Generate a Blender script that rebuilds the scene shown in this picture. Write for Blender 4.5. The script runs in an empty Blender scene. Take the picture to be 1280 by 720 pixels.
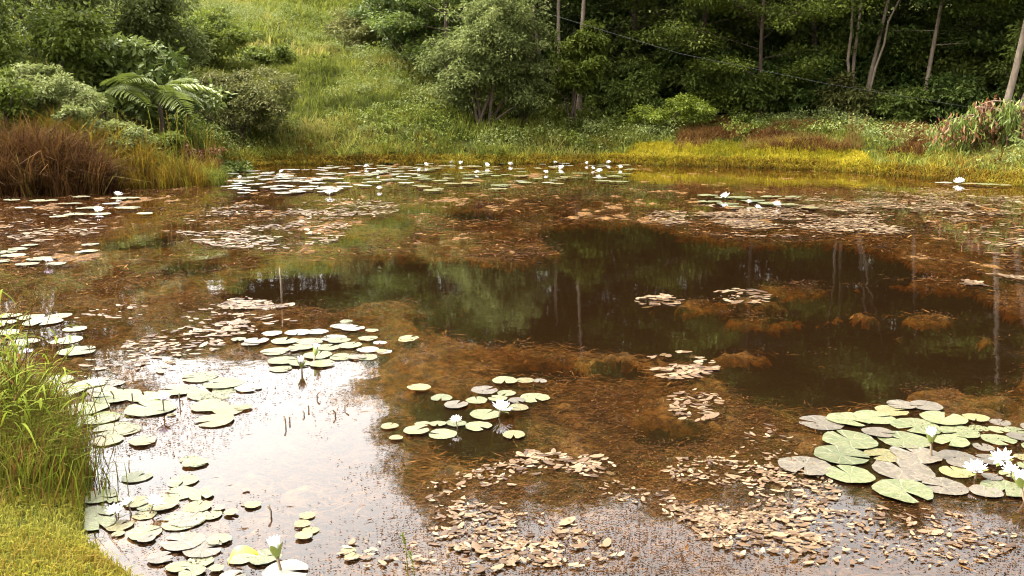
import bpy, math
import numpy as np
from mathutils import Vector
rng = np.random.default_rng(7)
S = bpy.context.scene
COL = S.collection
R = math.radians

# ------------------------------------------------------------ camera
EYE = 1.7; FPX = 1100.0; PITCH = R(11.0)
cd = bpy.data.cameras.new('camera'); cam = bpy.data.objects.new('camera', cd); COL.objects.link(cam)
cd.sensor_width = 36.0; cd.lens = 36.0 * FPX / 1280.0; cd.clip_start = 0.05; cd.clip_end = 3000
cam.location = (0, 0, EYE); cam.rotation_euler = (math.pi/2 - PITCH, 0, 0)
S.camera = cam
S.render.resolution_x = 1024; S.render.resolution_y = 576

# ------------------------------------------------------------ sky and sun (bright hazy overcast)
SUN_EL = R(56); SUN_AZ = R(-75)      # azimuth clockwise from +Y
w = bpy.data.worlds.new('World'); S.world = w; w.use_nodes = True
nt = w.node_tree; nt.nodes.clear()
out = nt.nodes.new('ShaderNodeOutputWorld'); bg = nt.nodes.new('ShaderNodeBackground')
sky = nt.nodes.new('ShaderNodeTexSky'); sky.sky_type = 'NISHITA'; sky.sun_disc = False
sky.sun_elevation = SUN_EL; sky.sun_rotation = SUN_AZ; sky.air_density = 1.0; sky.dust_density = 8.0; sky.ozone_density = 1.0
hs = nt.nodes.new('ShaderNodeHueSaturation'); hs.inputs['Saturation'].default_value = 0.10
nt.links.new(sky.outputs[0], hs.inputs['Color']); wm = nt.nodes.new('ShaderNodeMix'); wm.data_type = 'RGBA'; wm.blend_type = 'MULTIPLY'; wm.inputs[0].default_value = 1.0; wm.inputs[7].default_value = (1.0, .975, .925, 1)   # thin warm haze over the whole sky
nt.links.new(hs.outputs[0], wm.inputs[6]); nt.links.new(wm.outputs[2], bg.inputs['Color'])
bg.inputs['Strength'].default_value = 0.15
nt.links.new(bg.outputs[0], out.inputs['Surface'])
sl = bpy.data.lights.new('sun', 'SUN'); so = bpy.data.objects.new('sun', sl); COL.objects.link(so)
sl.energy = 0.8; sl.angle = R(14); sl.color = (1.0, 0.90, 0.72)
sd_ = Vector((math.sin(SUN_AZ)*math.cos(SUN_EL), math.cos(SUN_AZ)*math.cos(SUN_EL), math.sin(SUN_EL)))
so.rotation_euler = sd_.to_track_quat('Z', 'Y').to_euler(); so.location = (0, 0, 60)
S.view_settings.view_transform = 'Standard'; S.view_settings.look = 'None'; S.view_settings.gamma = 1.0
S.view_settings.use_curve_mapping = False
S.view_settings.exposure = 3.1
S.render.engine = 'CYCLES'
S.cycles.use_denoising = True; S.cycles.pixel_filter_type = 'BLACKMAN_HARRIS'; S.cycles.filter_width = 1.1; S.cycles.max_bounces = 6; S.cycles.diffuse_bounces = 3; S.cycles.glossy_bounces = 3
S.cycles.transparent_max_bounces = 8; S.cycles.caustics_reflective = False; S.cycles.caustics_refractive = False

# ------------------------------------------------------------ geometry of the view
CP, SP = math.cos(PITCH), math.sin(PITCH)
def W(px, py, z=0.0):
    """world point of a place in the photograph that lies at height z"""
    u = (px-640)/FPX; v = (py-360)/FPX; t = (EYE-z)/(SP+v*CP)
    return np.array([u*t, (CP-v*SP)*t, z])
def D(px, py, Y):
    u = (px-640)/FPX; v = (py-360)/FPX; t = Y/(CP-v*SP)
    return np.array([u*t, Y, EYE-(SP+v*CP)*t])
def depth(px, py): 
    v = (py-360)/FPX; return EYE/(SP+v*CP)

# ------------------------------------------------------------ numpy noise
def _h(i, j, s):
    n = (i.astype(np.int64)*374761393 + j.astype(np.int64)*668265263 + s*982451653) & 0xffffffff
    n = ((n ^ (n >> 13))*1274126177) & 0xffffffff
    return ((n ^ (n >> 16)) & 0xffff)/65535.0
def vn(x, y, s=0):
    i = np.floor(x); j = np.floor(y); a = x-i; b = y-j
    a = a*a*(3-2*a); b = b*b*(3-2*b)
    return (_h(i, j, s)*(1-a)+_h(i+1, j, s)*a)*(1-b)+(_h(i, j+1, s)*(1-a)+_h(i+1, j+1, s)*a)*b
def fbm(x, y, s=0, o=4):
    r = 0; A = .5; T = 0
    for k in range(o):
        r = r+A*vn(x, y, s+k); T += A; A *= .5; x = x*2.03+7.1; y = y*2.03+3.7
    return r/T
def sstep(a, b, x):
    t = np.clip((x-a)/(b-a), 0, 1); return t*t*(3-2*t)
def psdf(px, py, poly):
    """signed distance to a polygon, negative inside"""
    poly = np.asarray(poly, float); d = np.full(px.shape, 1e9); ins = np.zeros(px.shape, bool); n = len(poly)
    for k in range(n):
        a = poly[k]; b = poly[(k+1) % n]; e = b-a
        wx = px-a[0]; wy = py-a[1]; t = np.clip((wx*e[0]+wy*e[1])/(e@e), 0, 1)
        d = np.minimum(d, (wx-t*e[0])**2+(wy-t*e[1])**2)
        c = ((a[1] > py) != (b[1] > py))
        if a[1] != b[1]:
            ins ^= c & (px < (b[0]-a[0])*(py-a[1])/(b[1]-a[1])+a[0])
    d = np.sqrt(d); return np.where(ins, -d, d)

# ------------------------------------------------------------ mesh helpers
def mesh(name, V, F, mat, tint=None, smooth=False):
    V = np.asarray(V, np.float32).reshape(-1, 3); F = np.asarray(F, np.int32).reshape(-1, 3)
    me = bpy.data.meshes.new(name)
    me.vertices.add(len(V)); me.vertices.foreach_set('co', V.ravel())
    me.loops.add(len(F)*3); me.loops.foreach_set('vertex_index', F.ravel())
    me.polygons.add(len(F)); me.polygons.foreach_set('loop_start', np.arange(0, len(F)*3, 3, dtype=np.int32))
    if smooth: me.polygons.foreach_set('use_smooth', np.ones(len(F), bool))
    if tint is not None:
        a = me.attributes.new('tint', 'FLOAT', 'FACE'); a.data.foreach_set('value', np.asarray(tint, np.float32).ravel())
    me.materials.append(mat); me.update(calc_edges=True)
    return me
def obj(name, data, parent=None, loc=(0, 0, 0), rot=(0, 0, 0), scale=None):
    o = bpy.data.objects.new(name, data); COL.objects.link(o)
    o.location = [float(q) for q in loc]; o.rotation_euler = rot
    if scale is not None: o.scale = scale if hasattr(scale, '__len__') else (scale,)*3
    if parent: o.parent = parent
    return o
def tag(o, label=None, cat=None, group=None, kind=None):
    if label: o['label'] = label
    if cat: o['category'] = cat
    if group: o['group'] = group
    if kind: o['kind'] = kind
    return o
def empty(name, loc, rz=0): 
    o = obj(name, None, None, loc, (0, 0, rz)); o.empty_display_size = .2; return o
class MB:
    def __init__(s): s.v = []; s.f = []; s.t = []; s.n = 0
    def add(s, V, F, t=None):
        V = np.asarray(V, float).reshape(-1, 3); F = np.asarray(F, int).reshape(-1, 3)
        s.v.append(V); s.f.append(F+s.n); s.n += len(V)
        s.t.append(np.full(len(F), .5) if t is None else np.broadcast_to(np.asarray(t, float), (len(F),)))
    def mesh(s, name, mat, smooth=False):
        return mesh(name, np.concatenate(s.v), np.concatenate(s.f), mat, np.concatenate(s.t), smooth)
def tube(mb, pts, rad, n=6, t=None):
    pts = np.asarray(pts, float); m = len(pts); rad = np.broadcast_to(np.asarray(rad, float), (m,))
    T = np.gradient(pts, axis=0); T /= np.linalg.norm(T, axis=1)[:, None]+1e-9
    ref = np.array([0, 0, 1.]) if abs(T[0, 2]) < .8 else np.array([1., 0, 0])
    A = np.cross(T, ref); A /= np.linalg.norm(A, axis=1)[:, None]+1e-9; B = np.cross(T, A)
    th = np.linspace(0, 2*math.pi, n, endpoint=False)
    V = pts[:, None]+rad[:, None, None]*(np.cos(th)[None, :, None]*A[:, None]+np.sin(th)[None, :, None]*B[:, None])
    F = []
    for i in range(m-1):
        for k in range(n):
            a = i*n+k; b = i*n+(k+1) % n; F += [(a, b, b+n), (a, b+n, a+n)]
    c = m*n; V = np.concatenate([V.reshape(-1, 3), pts[-1:]])
    for k in range(n): F.append(((m-1)*n+k, (m-1)*n+(k+1) % n, c))
    mb.add(V, F, t)
def norm(a): return a/(np.linalg.norm(a, axis=-1, keepdims=True)+1e-9)
def leafs(mb, C, d, up, L, Wd, tint, fold=.25, droop=.15):
    """leaf-shaped faces: folded along the midrib, tip drooping; C base points, d directions"""
    N = len(C); d = norm(d); sd = norm(np.cross(d, up)); nn = np.cross(sd, d)
    L = np.broadcast_to(L, (N,))[:, None]; Wd = np.broadcast_to(Wd, (N,))[:, None]
    p0 = C; tip = C+d*L-nn*L*droop; mid = C+d*L*.45
    l = mid+sd*Wd*.5+nn*Wd*fold*.5; r = mid-sd*Wd*.5+nn*Wd*fold*.5
    V = np.stack([p0, l, tip, r], 1).reshape(-1, 3); b = np.arange(N)*4
    F = np.stack([np.stack([b, b+2, b+1], 1), np.stack([b, b+3, b+2], 1)], 1).reshape(-1, 3)
    mb.add(V, F, np.repeat(np.broadcast_to(tint, (N,)), 2))
def blades(mb, P, H, Wd, lean, az, tint, curve=.5):
    """grass blades: two-segment tapered bent strips (3 triangles each)"""
    N = len(P); H = np.broadcast_to(H, (N,)); Wd = np.broadcast_to(Wd, (N,)); lean = np.broadcast_to(lean, (N,))
    dx = np.cos(az); dy = np.sin(az); f = rng.uniform(0, math.pi, N); sx = np.cos(f)*Wd*.5; sy = np.sin(f)*Wd*.5
    hm = H*.55; om = H*lean*.35; ot = H*lean*(1+curve*.4); ht = H*np.clip(1-lean*curve*.6, .3, 1)
    z0 = np.zeros(N)
    v0 = P+np.stack([-sx, -sy, z0-.02], 1); v1 = P+np.stack([sx, sy, z0-.02], 1)
    m = P+np.stack([dx*om, dy*om, hm], 1); o_ = np.stack([sx*.75, sy*.75, z0], 1)
    tp = P+np.stack([dx*ot, dy*ot, ht], 1)
    V = np.stack([v0, v1, m-o_, m+o_, tp], 1).reshape(-1, 3); b = np.arange(N)*5
    F = np.stack([np.stack([b, b+1, b+3], 1), np.stack([b, b+3, b+2], 1), np.stack([b+2, b+3, b+4], 1)], 1).reshape(-1, 3)
    mb.add(V, F, np.repeat(np.broadcast_to(tint, (N,)), 3))

# ------------------------------------------------------------ materials
def newmat(name):
    m = bpy.data.materials.new(name); m.use_nodes = True; n = m.node_tree; n.nodes.clear()
    o = n.nodes.new('ShaderNodeOutputMaterial'); return m, n, o
def ramp(n, fac, cols):
    r = n.nodes.new('ShaderNodeValToRGB'); e = r.color_ramp.elements
    while len(e) < len(cols): e.new(.5)
    for k, (p, c) in enumerate(cols): e[k].position = p; e[k].color = (*c, 1)
    n.links.new(fac, r.inputs[0]); return r.outputs[0]
def leafmat(name, cols, transl=.3, rough=.5, spec=.35, hue=0.0):
    """foliage: colour from each leaf's own tint, some light through the blade"""
    m, n, o = newmat(name)
    a = n.nodes.new('ShaderNodeAttribute'); a.attribute_name = 'tint'
    oi = n.nodes.new('ShaderNodeObjectInfo')
    k = len(cols); c = ramp(n, a.outputs['Fac'], [(i/(k-1), q) for i, q in enumerate(cols)])
    if hue:
        h = n.nodes.new('ShaderNodeHueSaturation'); mr = n.nodes.new('ShaderNodeMapRange')
        mr.inputs['To Min'].default_value = .5-hue; mr.inputs['To Max'].default_value = .5+hue
        n.links.new(oi.outputs['Random'], mr.inputs[0]); n.links.new(mr.outputs[0], h.inputs['Hue']); n.links.new(c, h.inputs['Color'])
        c = h.outputs[0]
    p = n.nodes.new('ShaderNodeBsdfPrincipled'); p.inputs['Roughness'].default_value = rough; p.inputs['Specular IOR Level'].default_value = spec
    n.links.new(c, p.inputs['Base Color'])
    t = n.nodes.new('ShaderNodeBsdfTranslucent'); n.links.new(c, t.inputs['Color'])
    x = n.nodes.new('ShaderNodeMixShader'); x.inputs[0].default_value = transl
    n.links.new(p.outputs[0], x.inputs[1]); n.links.new(t.outputs[0], x.inputs[2]); n.links.new(x.outputs[0], o.inputs[0])
    return m
def noisemat(name, cols, scale=5, detail=6, rough=.85, bump=.3, stretch=(1, 1, 1), spec=.25, bdist=.02):
    m, n, o = newmat(name)
    tc = n.nodes.new('ShaderNodeTexCoord'); mp = n.nodes.new('ShaderNodeMapping'); mp.inputs['Scale'].default_value = stretch
    n.links.new(tc.outputs['Object'], mp.inputs[0])
    z = n.nodes.new('ShaderNodeTexNoise'); z.inputs['Scale'].default_value = scale; z.inputs['Detail'].default_value = detail
    z.inputs['Roughness'].default_value = .65
    n.links.new(mp.outputs[0], z.inputs['Vector'])
    k = len(cols); c = ramp(n, z.outputs['Fac'], [(.28+.44*i/(k-1), q) for i, q in enumerate(cols)])
    p = n.nodes.new('ShaderNodeBsdfPrincipled'); p.inputs['Roughness'].default_value = rough; p.inputs['Specular IOR Level'].default_value = spec
    n.links.new(c, p.inputs['Base Color'])
    b = n.nodes.new('ShaderNodeBump'); b.inputs['Strength'].default_value = bump; b.inputs['Distance'].default_value = bdist
    n.links.new(z.outputs['Fac'], b.inputs['Height']); n.links.new(b.outputs[0], p.inputs['Normal'])
    n.links.new(p.outputs[0], o.inputs[0]); return m
def watermat():
    m, n, o = newmat('pond_water')
    tc = n.nodes.new('ShaderNodeTexCoord')
    z = n.nodes.new('ShaderNodeTexNoise'); z.inputs['Scale'].default_value = 1.6; z.inputs['Detail'].default_value = 5
    n.links.new(tc.outputs['Object'], z.inputs['Vector'])
    b = n.nodes.new('ShaderNodeBump'); b.inputs['Strength'].default_value = .045; b.inputs['Distance'].default_value = .05
    n.links.new(z.outputs['Fac'], b.inputs['Height'])
    f = n.nodes.new('ShaderNodeFresnel'); f.inputs['IOR'].default_value = 1.5; n.links.new(b.outputs[0], f.inputs['Normal'])
    t = n.nodes.new('ShaderNodeBsdfTransparent'); t.inputs['Color'].default_value = (1, 1, 1, 1)
    g = n.nodes.new('ShaderNodeBsdfGlossy'); g.inputs['Roughness'].default_value = .025; g.inputs['Color'].default_value = (1, 1, 1, 1)
    n.links.new(b.outputs[0], g.inputs['Normal'])
    df = n.nodes.new('ShaderNodeBsdfDiffuse'); df.inputs['Color'].default_value = (.048, .023, .009, 1)
    tb = n.nodes.new('ShaderNodeMixShader'); tb.inputs[0].default_value = .10; n.links.new(t.outputs[0], tb.inputs[1]); n.links.new(df.outputs[0], tb.inputs[2])
    x = n.nodes.new('ShaderNodeMixShader'); n.links.new(f.outputs[0], x.inputs[0])
    n.links.new(tb.outputs[0], x.inputs[1]); n.links.new(g.outputs[0], x.inputs[2]); n.links.new(x.outputs[0], o.inputs[0])
    va = n.nodes.new('ShaderNodeVolumeAbsorption'); va.inputs['Color'].default_value = (.74, .56, .20, 1); va.inputs['Density'].default_value = 8.0
    n.links.new(va.outputs[0], o.inputs['Volume'])
    return m
def padmat(name, base, alt, vein, blotch, amt):
    m, n, o = newmat(name); L = n.links.new
    tc = n.nodes.new('ShaderNodeTexCoord'); oi = n.nodes.new('ShaderNodeObjectInfo')
    sx = n.nodes.new('ShaderNodeSeparateXYZ'); L(tc.outputs['Object'], sx.inputs[0])
    at = n.nodes.new('ShaderNodeMath'); at.operation = 'ARCTAN2'; L(sx.outputs[1], at.inputs[0]); L(sx.outputs[0], at.inputs[1])
    ad = n.nodes.new('ShaderNodeVectorMath'); ad.operation = 'ADD'; L(tc.outputs['Object'], ad.inputs[0])
    mu = n.nodes.new('ShaderNodeMath'); mu.operation = 'MULTIPLY'; mu.inputs[1].default_value = 40; L(oi.outputs['Random'], mu.inputs[0]); L(mu.outputs[0], ad.inputs[1])
    z = n.nodes.new('ShaderNodeTexNoise'); z.inputs['Scale'].default_value = 1.6; z.inputs['Detail'].default_value = 6; L(ad.outputs[0], z.inputs['Vector'])
    w1 = n.nodes.new('ShaderNodeMath'); w1.operation = 'MULTIPLY_ADD'; w1.inputs[1].default_value = 9.0; L(at.outputs[0], w1.inputs[0])
    w0 = n.nodes.new('ShaderNodeMath'); w0.operation = 'MULTIPLY'; w0.inputs[1].default_value = 5.0; L(z.outputs['Fac'], w0.inputs[0]); L(w0.outputs[0], w1.inputs[2])
    cs = n.nodes.new('ShaderNodeMath'); cs.operation = 'COSINE'; L(w1.outputs[0], cs.inputs[0])
    vf = n.nodes.new('ShaderNodeMapRange'); vf.inputs['From Min'].default_value = .86; vf.inputs['From Max'].default_value = 1.0; vf.inputs['To Max'].default_value = .8; L(cs.outputs[0], vf.inputs[0])
    c1 = ramp(n, z.outputs['Fac'], [(.35, base), (.65, alt)])
    z2 = n.nodes.new('ShaderNodeTexNoise'); z2.inputs['Scale'].default_value = 4.2; z2.inputs['Detail'].default_value = 8; z2.inputs['Roughness'].default_value = .7; L(ad.outputs[0], z2.inputs['Vector'])
    bf = n.nodes.new('ShaderNodeMapRange'); bf.inputs['From Min'].default_value = .52; bf.inputs['From Max'].default_value = .68; bf.inputs['To Max'].default_value = amt; L(z2.outputs['Fac'], bf.inputs[0])
    m1 = n.nodes.new('ShaderNodeMix'); m1.data_type = 'RGBA'; L(bf.outputs[0], m1.inputs[0]); L(c1, m1.inputs[6]); m1.inputs[7].default_value = (*blotch, 1)
    m2 = n.nodes.new('ShaderNodeMix'); m2.data_type = 'RGBA'; L(vf.outputs[0], m2.inputs[0]); L(m1.outputs[2], m2.inputs[6]); m2.inputs[7].default_value = (*vein, 1)
    hsv = n.nodes.new('ShaderNodeHueSaturation'); mr = n.nodes.new('ShaderNodeMapRange'); mr.inputs['To Min'].default_value = .62; mr.inputs['To Max'].default_value = 1.06
    L(oi.outputs['Random'], mr.inputs[0]); z3 = n.nodes.new('ShaderNodeTexNoise'); z3.inputs['Scale'].default_value = 9.0; z3.inputs['Detail'].default_value = 5; L(ad.outputs[0], z3.inputs['Vector'])
    m3 = n.nodes.new('ShaderNodeMapRange'); m3.inputs['From Min'].default_value = .35; m3.inputs['From Max'].default_value = .65; m3.inputs['To Min'].default_value = .68; m3.inputs['To Max'].default_value = 1.22; L(z3.outputs['Fac'], m3.inputs[0])
    mm = n.nodes.new('ShaderNodeMath'); mm.operation = 'MULTIPLY'; L(mr.outputs[0], mm.inputs[0]); L(m3.outputs[0], mm.inputs[1]); L(mm.outputs[0], hsv.inputs['Value']); L(m2.outputs[2], hsv.inputs['Color'])
    p = n.nodes.new('ShaderNodeBsdfPrincipled'); p.inputs['Roughness'].default_value = .42; p.inputs['Specular IOR Level'].default_value = .5; L(hsv.outputs[0], p.inputs['Base Color'])
    b = n.nodes.new('ShaderNodeBump'); b.inputs['Strength'].default_value = .35; b.inputs['Distance'].default_value = .012
    sb = n.nodes.new('ShaderNodeMath'); sb.operation = 'SUBTRACT'; L(z2.outputs['Fac'], sb.inputs[0]); L(vf.outputs[0], sb.inputs[1]); L(sb.outputs[0], b.inputs['Height']); L(b.outputs[0], p.inputs['Normal'])
    L(p.outputs[0], o.inputs[0]); return m
def flat(name, c, rough=.5, spec=.4, transl=0):
    m, n, o = newmat(name); p = n.nodes.new('ShaderNodeBsdfPrincipled'); p.inputs['Roughness'].default_value = rough; p.inputs['Specular IOR Level'].default_value = spec
    tc = n.nodes.new('ShaderNodeTexCoord'); z = n.nodes.new('ShaderNodeTexNoise'); z.inputs['Scale'].default_value = 30
    n.links.new(tc.outputs['Object'], z.inputs['Vector'])
    n.links.new(ramp(n, z.outputs['Fac'], [(.3, tuple(q*.82 for q in c)), (.7, c)]), p.inputs['Base Color'])
    if transl:
        t = n.nodes.new('ShaderNodeBsdfTranslucent'); t.inputs['Color'].default_value = (*c, 1)
        x = n.nodes.new('ShaderNodeMixShader'); x.inputs[0].default_value = transl
        n.links.new(p.outputs[0], x.inputs[1]); n.links.new(t.outputs[0], x.inputs[2]); n.links.new(x.outputs[0], o.inputs[0])
    else: n.links.new(p.outputs[0], o.inputs[0])
    return m

M = {}
M['ground'] = noisemat('ground_soil', [(.018, .018, .005), (.028, .032, .007), (.042, .045, .009)], 3, 8, .95, .6, bdist=.08, spec=.02)
M['water'] = watermat()
M['mud'] = noisemat('pond_mud', [(.010, .007, .004), (.018, .012, .006), (.025, .018, .008)], 4, 8, .8, .5, bdist=.05)
M['weed'] = noisemat('submerged_weed', [(.006, .0026, .001), (.034, .0150, .003), (.088, .041, .008), (.145, .080, .019)], 11, 15, .8, 1.0, bdist=.05, spec=.1)
M['fleck'] = leafmat('weed_fleck', [(.008, .004, .002), (.024, .010, .003), (.05, .022, .007), (.095, .05, .018)], .1, .8, .04)
M['strand'] = leafmat('weed_strand', [(.010, .0045, .002), (.045, .018, .005), (.092, .039, .009), (.15, .078, .02)], .1, .8, .05)
M['pondleaf'] = leafmat('pondweed_leaf', [(.028, .012, .004), (.075, .042, .018), (.125, .085, .046), (.175, .135, .078)], .1, .4, .4)
M['pondleafs'] = M['pondleaf']
M['pad_g'] = padmat('lily_pad_green', (0.0568, 0.0688, 0.0232), (0.0860, 0.0912, 0.0378), (0.1290, 0.1290, 0.0688), (0.0860, 0.0619, 0.0292), .85)
M['pad_y'] = padmat('lily_pad_yellow', (0.0817, 0.0757, 0.0215), (0.1075, 0.0929, 0.0327), (0.1376, 0.1161, 0.0559), (0.0946, 0.0430, 0.0120), .85)
M['pad_m'] = padmat('lily_pad_mauve', (0.0473, 0.0387, 0.0275), (0.0757, 0.0602, 0.0430), (0.1032, 0.0860, 0.0619), (0.0688, 0.0645, 0.0258), .85)
M['pad_w'] = padmat('lily_pad_pale_glare', (0.1118, 0.1075, 0.0774), (0.1376, 0.1290, 0.0989), (0.1634, 0.1505, 0.1204), (0.0731, 0.0688, 0.0344), .75)  # whitish pads, sky glare on the far ones brightened into the colour
M['petal'] = flat('white_petal', (.80, .78, .82), .5, .3, .25)
M['petal_l'] = flat('lilac_petal', (.62, .55, .72), .5, .3, .25)
M['stamen'] = flat('yellow_stamen', (.75, .52, .05), .6)
M['sepal'] = flat('green_sepal', (.20, .24, .05), .5)
M['stalk'] = flat('brown_stalk', (.09, .06, .03), .6)
M['yleaf'] = flat('yellow_leaf', (.45, .30, .02), .45, .4, .2)
M['bark_pale'] = noisemat('pale_bark', [(.09, .066, .046), (.15, .115, .085), (.21, .17, .13)], 4, 6, .9, .5, (3, 3, .6))
M['bark_dark'] = noisemat('brown_bark', [(.03, .021, .014), (.055, .038, .027), (.085, .06, .042)], 4, 6, .9, .5, (3, 3, .6))
M['deadwood'] = noisemat('dead_wood', [(.08, .05, .03), (.14, .09, .06), (.20, .14, .10)], 5, 6, .9, .4)
M['cable'] = flat('grey_cable', (.09, .09, .085), .8, .1)
M['f_dark'] = leafmat('forest_leaf_dark', [(.024, .040, .009), (.052, .080, .016), (.085, .116, .023), (.12, .15, .034)], .25, .55, .18, .012)
M['f_mid'] = leafmat('forest_leaf_mid', [(.038, .054, .011), (.076, .102, .018), (.115, .146, .027), (.155, .185, .040)], .3, .55, .18, .012)
M['f_light'] = leafmat('forest_leaf_light', [(.036, .052, .008), (.066, .088, .012), (.096, .120, .017), (.13, .15, .026)], .35, .6, .12)
M['f_shrub'] = leafmat('shrub_leaf_grey_green', [(.046, .060, .016), (.088, .108, .030), (.128, .150, .044), (.175, .195, .066)], .35, .6, .12)
M['f_yellow'] = leafmat('leaf_yellow_green', [(.07, .10, .010), (.12, .16, .013), (.17, .21, .02), (.22, .25, .03)], .35, .5)
M['f_dull'] = leafmat('leaf_dull_olive', [(.055, .045, .015), (.075, .08, .02), (.10, .108, .03), (.14, .13, .045)], .3, .6, .12)
M['f_fern'] = leafmat('fern_leaf', [(.07, .09, .015), (.11, .14, .025), (.15, .18, .035), (.20, .20, .05)], .35, .5)
M['f_dead'] = leafmat('dead_leaf', [(.05, .02, .008), (.11, .045, .015), (.18, .08, .025), (.25, .15, .06)], .25, .6)
M['g_hill'] = leafmat('grass_hillside', [(.035, .043, .008), (.084, .100, .014), (.132, .144, .022), (.20, .175, .045)], .4, .7, .06)
M['g_orange'] = leafmat('grass_orange', [(.055, .032, .006), (.12, .070, .009), (.165, .115, .012), (.16, .165, .02)], .4, .7, .05)
M['g_yellow'] = leafmat('grass_yellow', [(.095, .092, .008), (.17, .145, .009), (.235, .19, .012), (.28, .225, .02)], .4, .7, .05)
M['g_red'] = leafmat('grass_red_brown', [(.035, .015, .005), (.075, .034, .010), (.12, .062, .018), (.15, .12, .03)], .35, .7, .05)
M['g_dry'] = leafmat('grass_dry_russet', [(.018, .008, .004), (.045, .019, .006), (.082, .040, .012), (.115, .09, .022)], .3, .7, .05)
M['g_tall'] = leafmat('grass_tall_green', [(.09, .042, .012), (.070, .088, .008), (.105, .132, .010), (.155, .175, .02)], .45, .7, .05)
M['g_lawn'] = leafmat('grass_lawn', [(.12, .075, .014), (.155, .122, .014), (.125, .130, .014), (.21, .185, .035)], .4, .7, .06)

# ------------------------------------------------------------ terrain
SHORE = [(-1.15, 2.80), (-1.72, 3.32), (-1.98, 3.9), (-2.35, 4.6), (-3.2, 5.2), (-5, 6.2), (-9, 8.5), (-14, 12.5), (-15.5, 17), (-12.5, 19.6),
         (-10.3, 20.6), (-8.6, 22.6), (-9.4, 26), (-9.9, 29), (-8.8, 32.2), (-4, 32.8), (0, 32.6), (3.2, 33.0), (7, 31.0), (10.4, 28.4), (12.0, 24.5),
         (12.9, 21.4), (16, 19), (19, 13), (16, 6), (9, 2.6), (3, 2.1), (0, 2.35)]
def shore_sd(x, y): return psdf(x, y, SHORE)+(fbm(x*.9, y*.9, 31, 3)-.5)*.5*sstep(8, 20, y)
def groundz(x, y, sd=None):
    x = np.asarray(x, float); y = np.asarray(y, float)
    if sd is None: sd = shore_sd(x, y)
    ins = -.9*(1-np.exp(-np.maximum(-sd, 0)/1.2))-.03
    o = np.maximum(sd, 0)
    wl = sstep(5, -7, x)
    slope = (.03+.25*wl)*sstep(9, 20, y)
    far = np.maximum(o-1.0, 0)
    bank = .17*(1-np.exp(-o/.16))+(.35*(1-np.exp(-o/2.0))+(.55+.55*sstep(7, 0, x)*sstep(-9, -5, x))*(1-np.exp(-np.maximum(o-.8, 0)/3.0)))*sstep(10, 20, y)
    hill = slope*110*(1-np.exp(-far/110)) + .34*np.maximum(y-46, 0)*(1-wl)*np.exp(-np.maximum(y-46, 0)/120)
    bump = (fbm(x*.35, y*.35, 5, 3)-.5)*.9*sstep(1, 8, o)*sstep(10, 22, y)
    return np.where(sd > 0, bank+hill+bump, ins)
rr = np.concatenate([np.linspace(.3, 8, 70), np.geomspace(8.1, 45, 130), np.geomspace(46.5, 900, 45)])
na = 360; aa = np.linspace(0, 2*math.pi, na, endpoint=False)
gx = (rr[:, None]*np.sin(aa)).ravel(); gy = (rr[:, None]*np.cos(aa)).ravel()
gz = groundz(gx, gy)
ii, kk = np.meshgrid(np.arange(len(rr)-1), np.arange(na), indexing='ij'); ii = ii.ravel(); kk = kk.ravel(); k2 = (kk+1) % na
a = ii*na+kk; b = ii*na+k2; F = np.concatenate([np.stack([a, a+na, b+na], 1), np.stack([a, b+na, b], 1)])
F = np.concatenate([F, np.stack([np.full(na, len(gx)), np.arange(na), (np.arange(na)+1) % na], 1)])
V = np.concatenate([np.stack([gx, gy, gz], 1), [[0, 0, float(groundz(np.array([0.]), np.array([0.]))[0])]]])
bedf = (np.append(shore_sd(gx, gy), 1.0) < -.12)[F].all(1)
def submesh(V, F):
    u_, iv = np.unique(F, return_inverse=True); return V[u_], iv.reshape(-1, 3)
tag(obj('pond_bed', mesh('pond_bed', *submesh(V, F[bedf]), M['mud'], smooth=True)), 'dark mud bed of the pond', kind='structure')
V, F = submesh(V, F[~bedf])
tag(obj('ground', mesh('ground', V, F, M['ground'], smooth=True)), 'grassy soil of the banks and hillside', kind='structure')
def hz(x, y): return float(groundz(np.array([float(x)]), np.array([float(y)]))[0])

# water sheet
wx = np.array(SHORE); c0 = wx.mean(0); wo = c0+(wx-c0)*1.0
nrm = []
for k in range(len(wx)):
    e = wx[(k+1) % len(wx)]-wx[k-1]; nn_ = np.array([e[1], -e[0]])/np.linalg.norm(e); nrm.append(nn_)
area = 0.5*sum(wx[k][0]*wx[(k+1) % len(wx)][1]-wx[(k+1) % len(wx)][0]*wx[k][1] for k in range(len(wx)))
wo = wx+np.array(nrm)*(.7 if area > 0 else -.7)*sstep(2, 10, wx[:, 1:2])+np.array(nrm)*(.12 if area > 0 else -.12)
me = bpy.data.meshes.new('pond_water'); nw = len(wo)
if area < 0: wo = wo[::-1]
me.from_pydata([(float(p[0]), float(p[1]), 0.0) for p in wo]+[(float(p[0]), float(p[1]), -2.5) for p in wo], [],
               [tuple(range(nw)), tuple(range(nw, 2*nw))[::-1]]+[(k, k+nw, (k+1) % nw+nw, (k+1) % nw) for k in range(nw)])
me.materials.append(M['water'])
tag(obj('pond_water', me), 'still brown pond water mirroring the trees and the pale sky', kind='structure')

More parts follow.
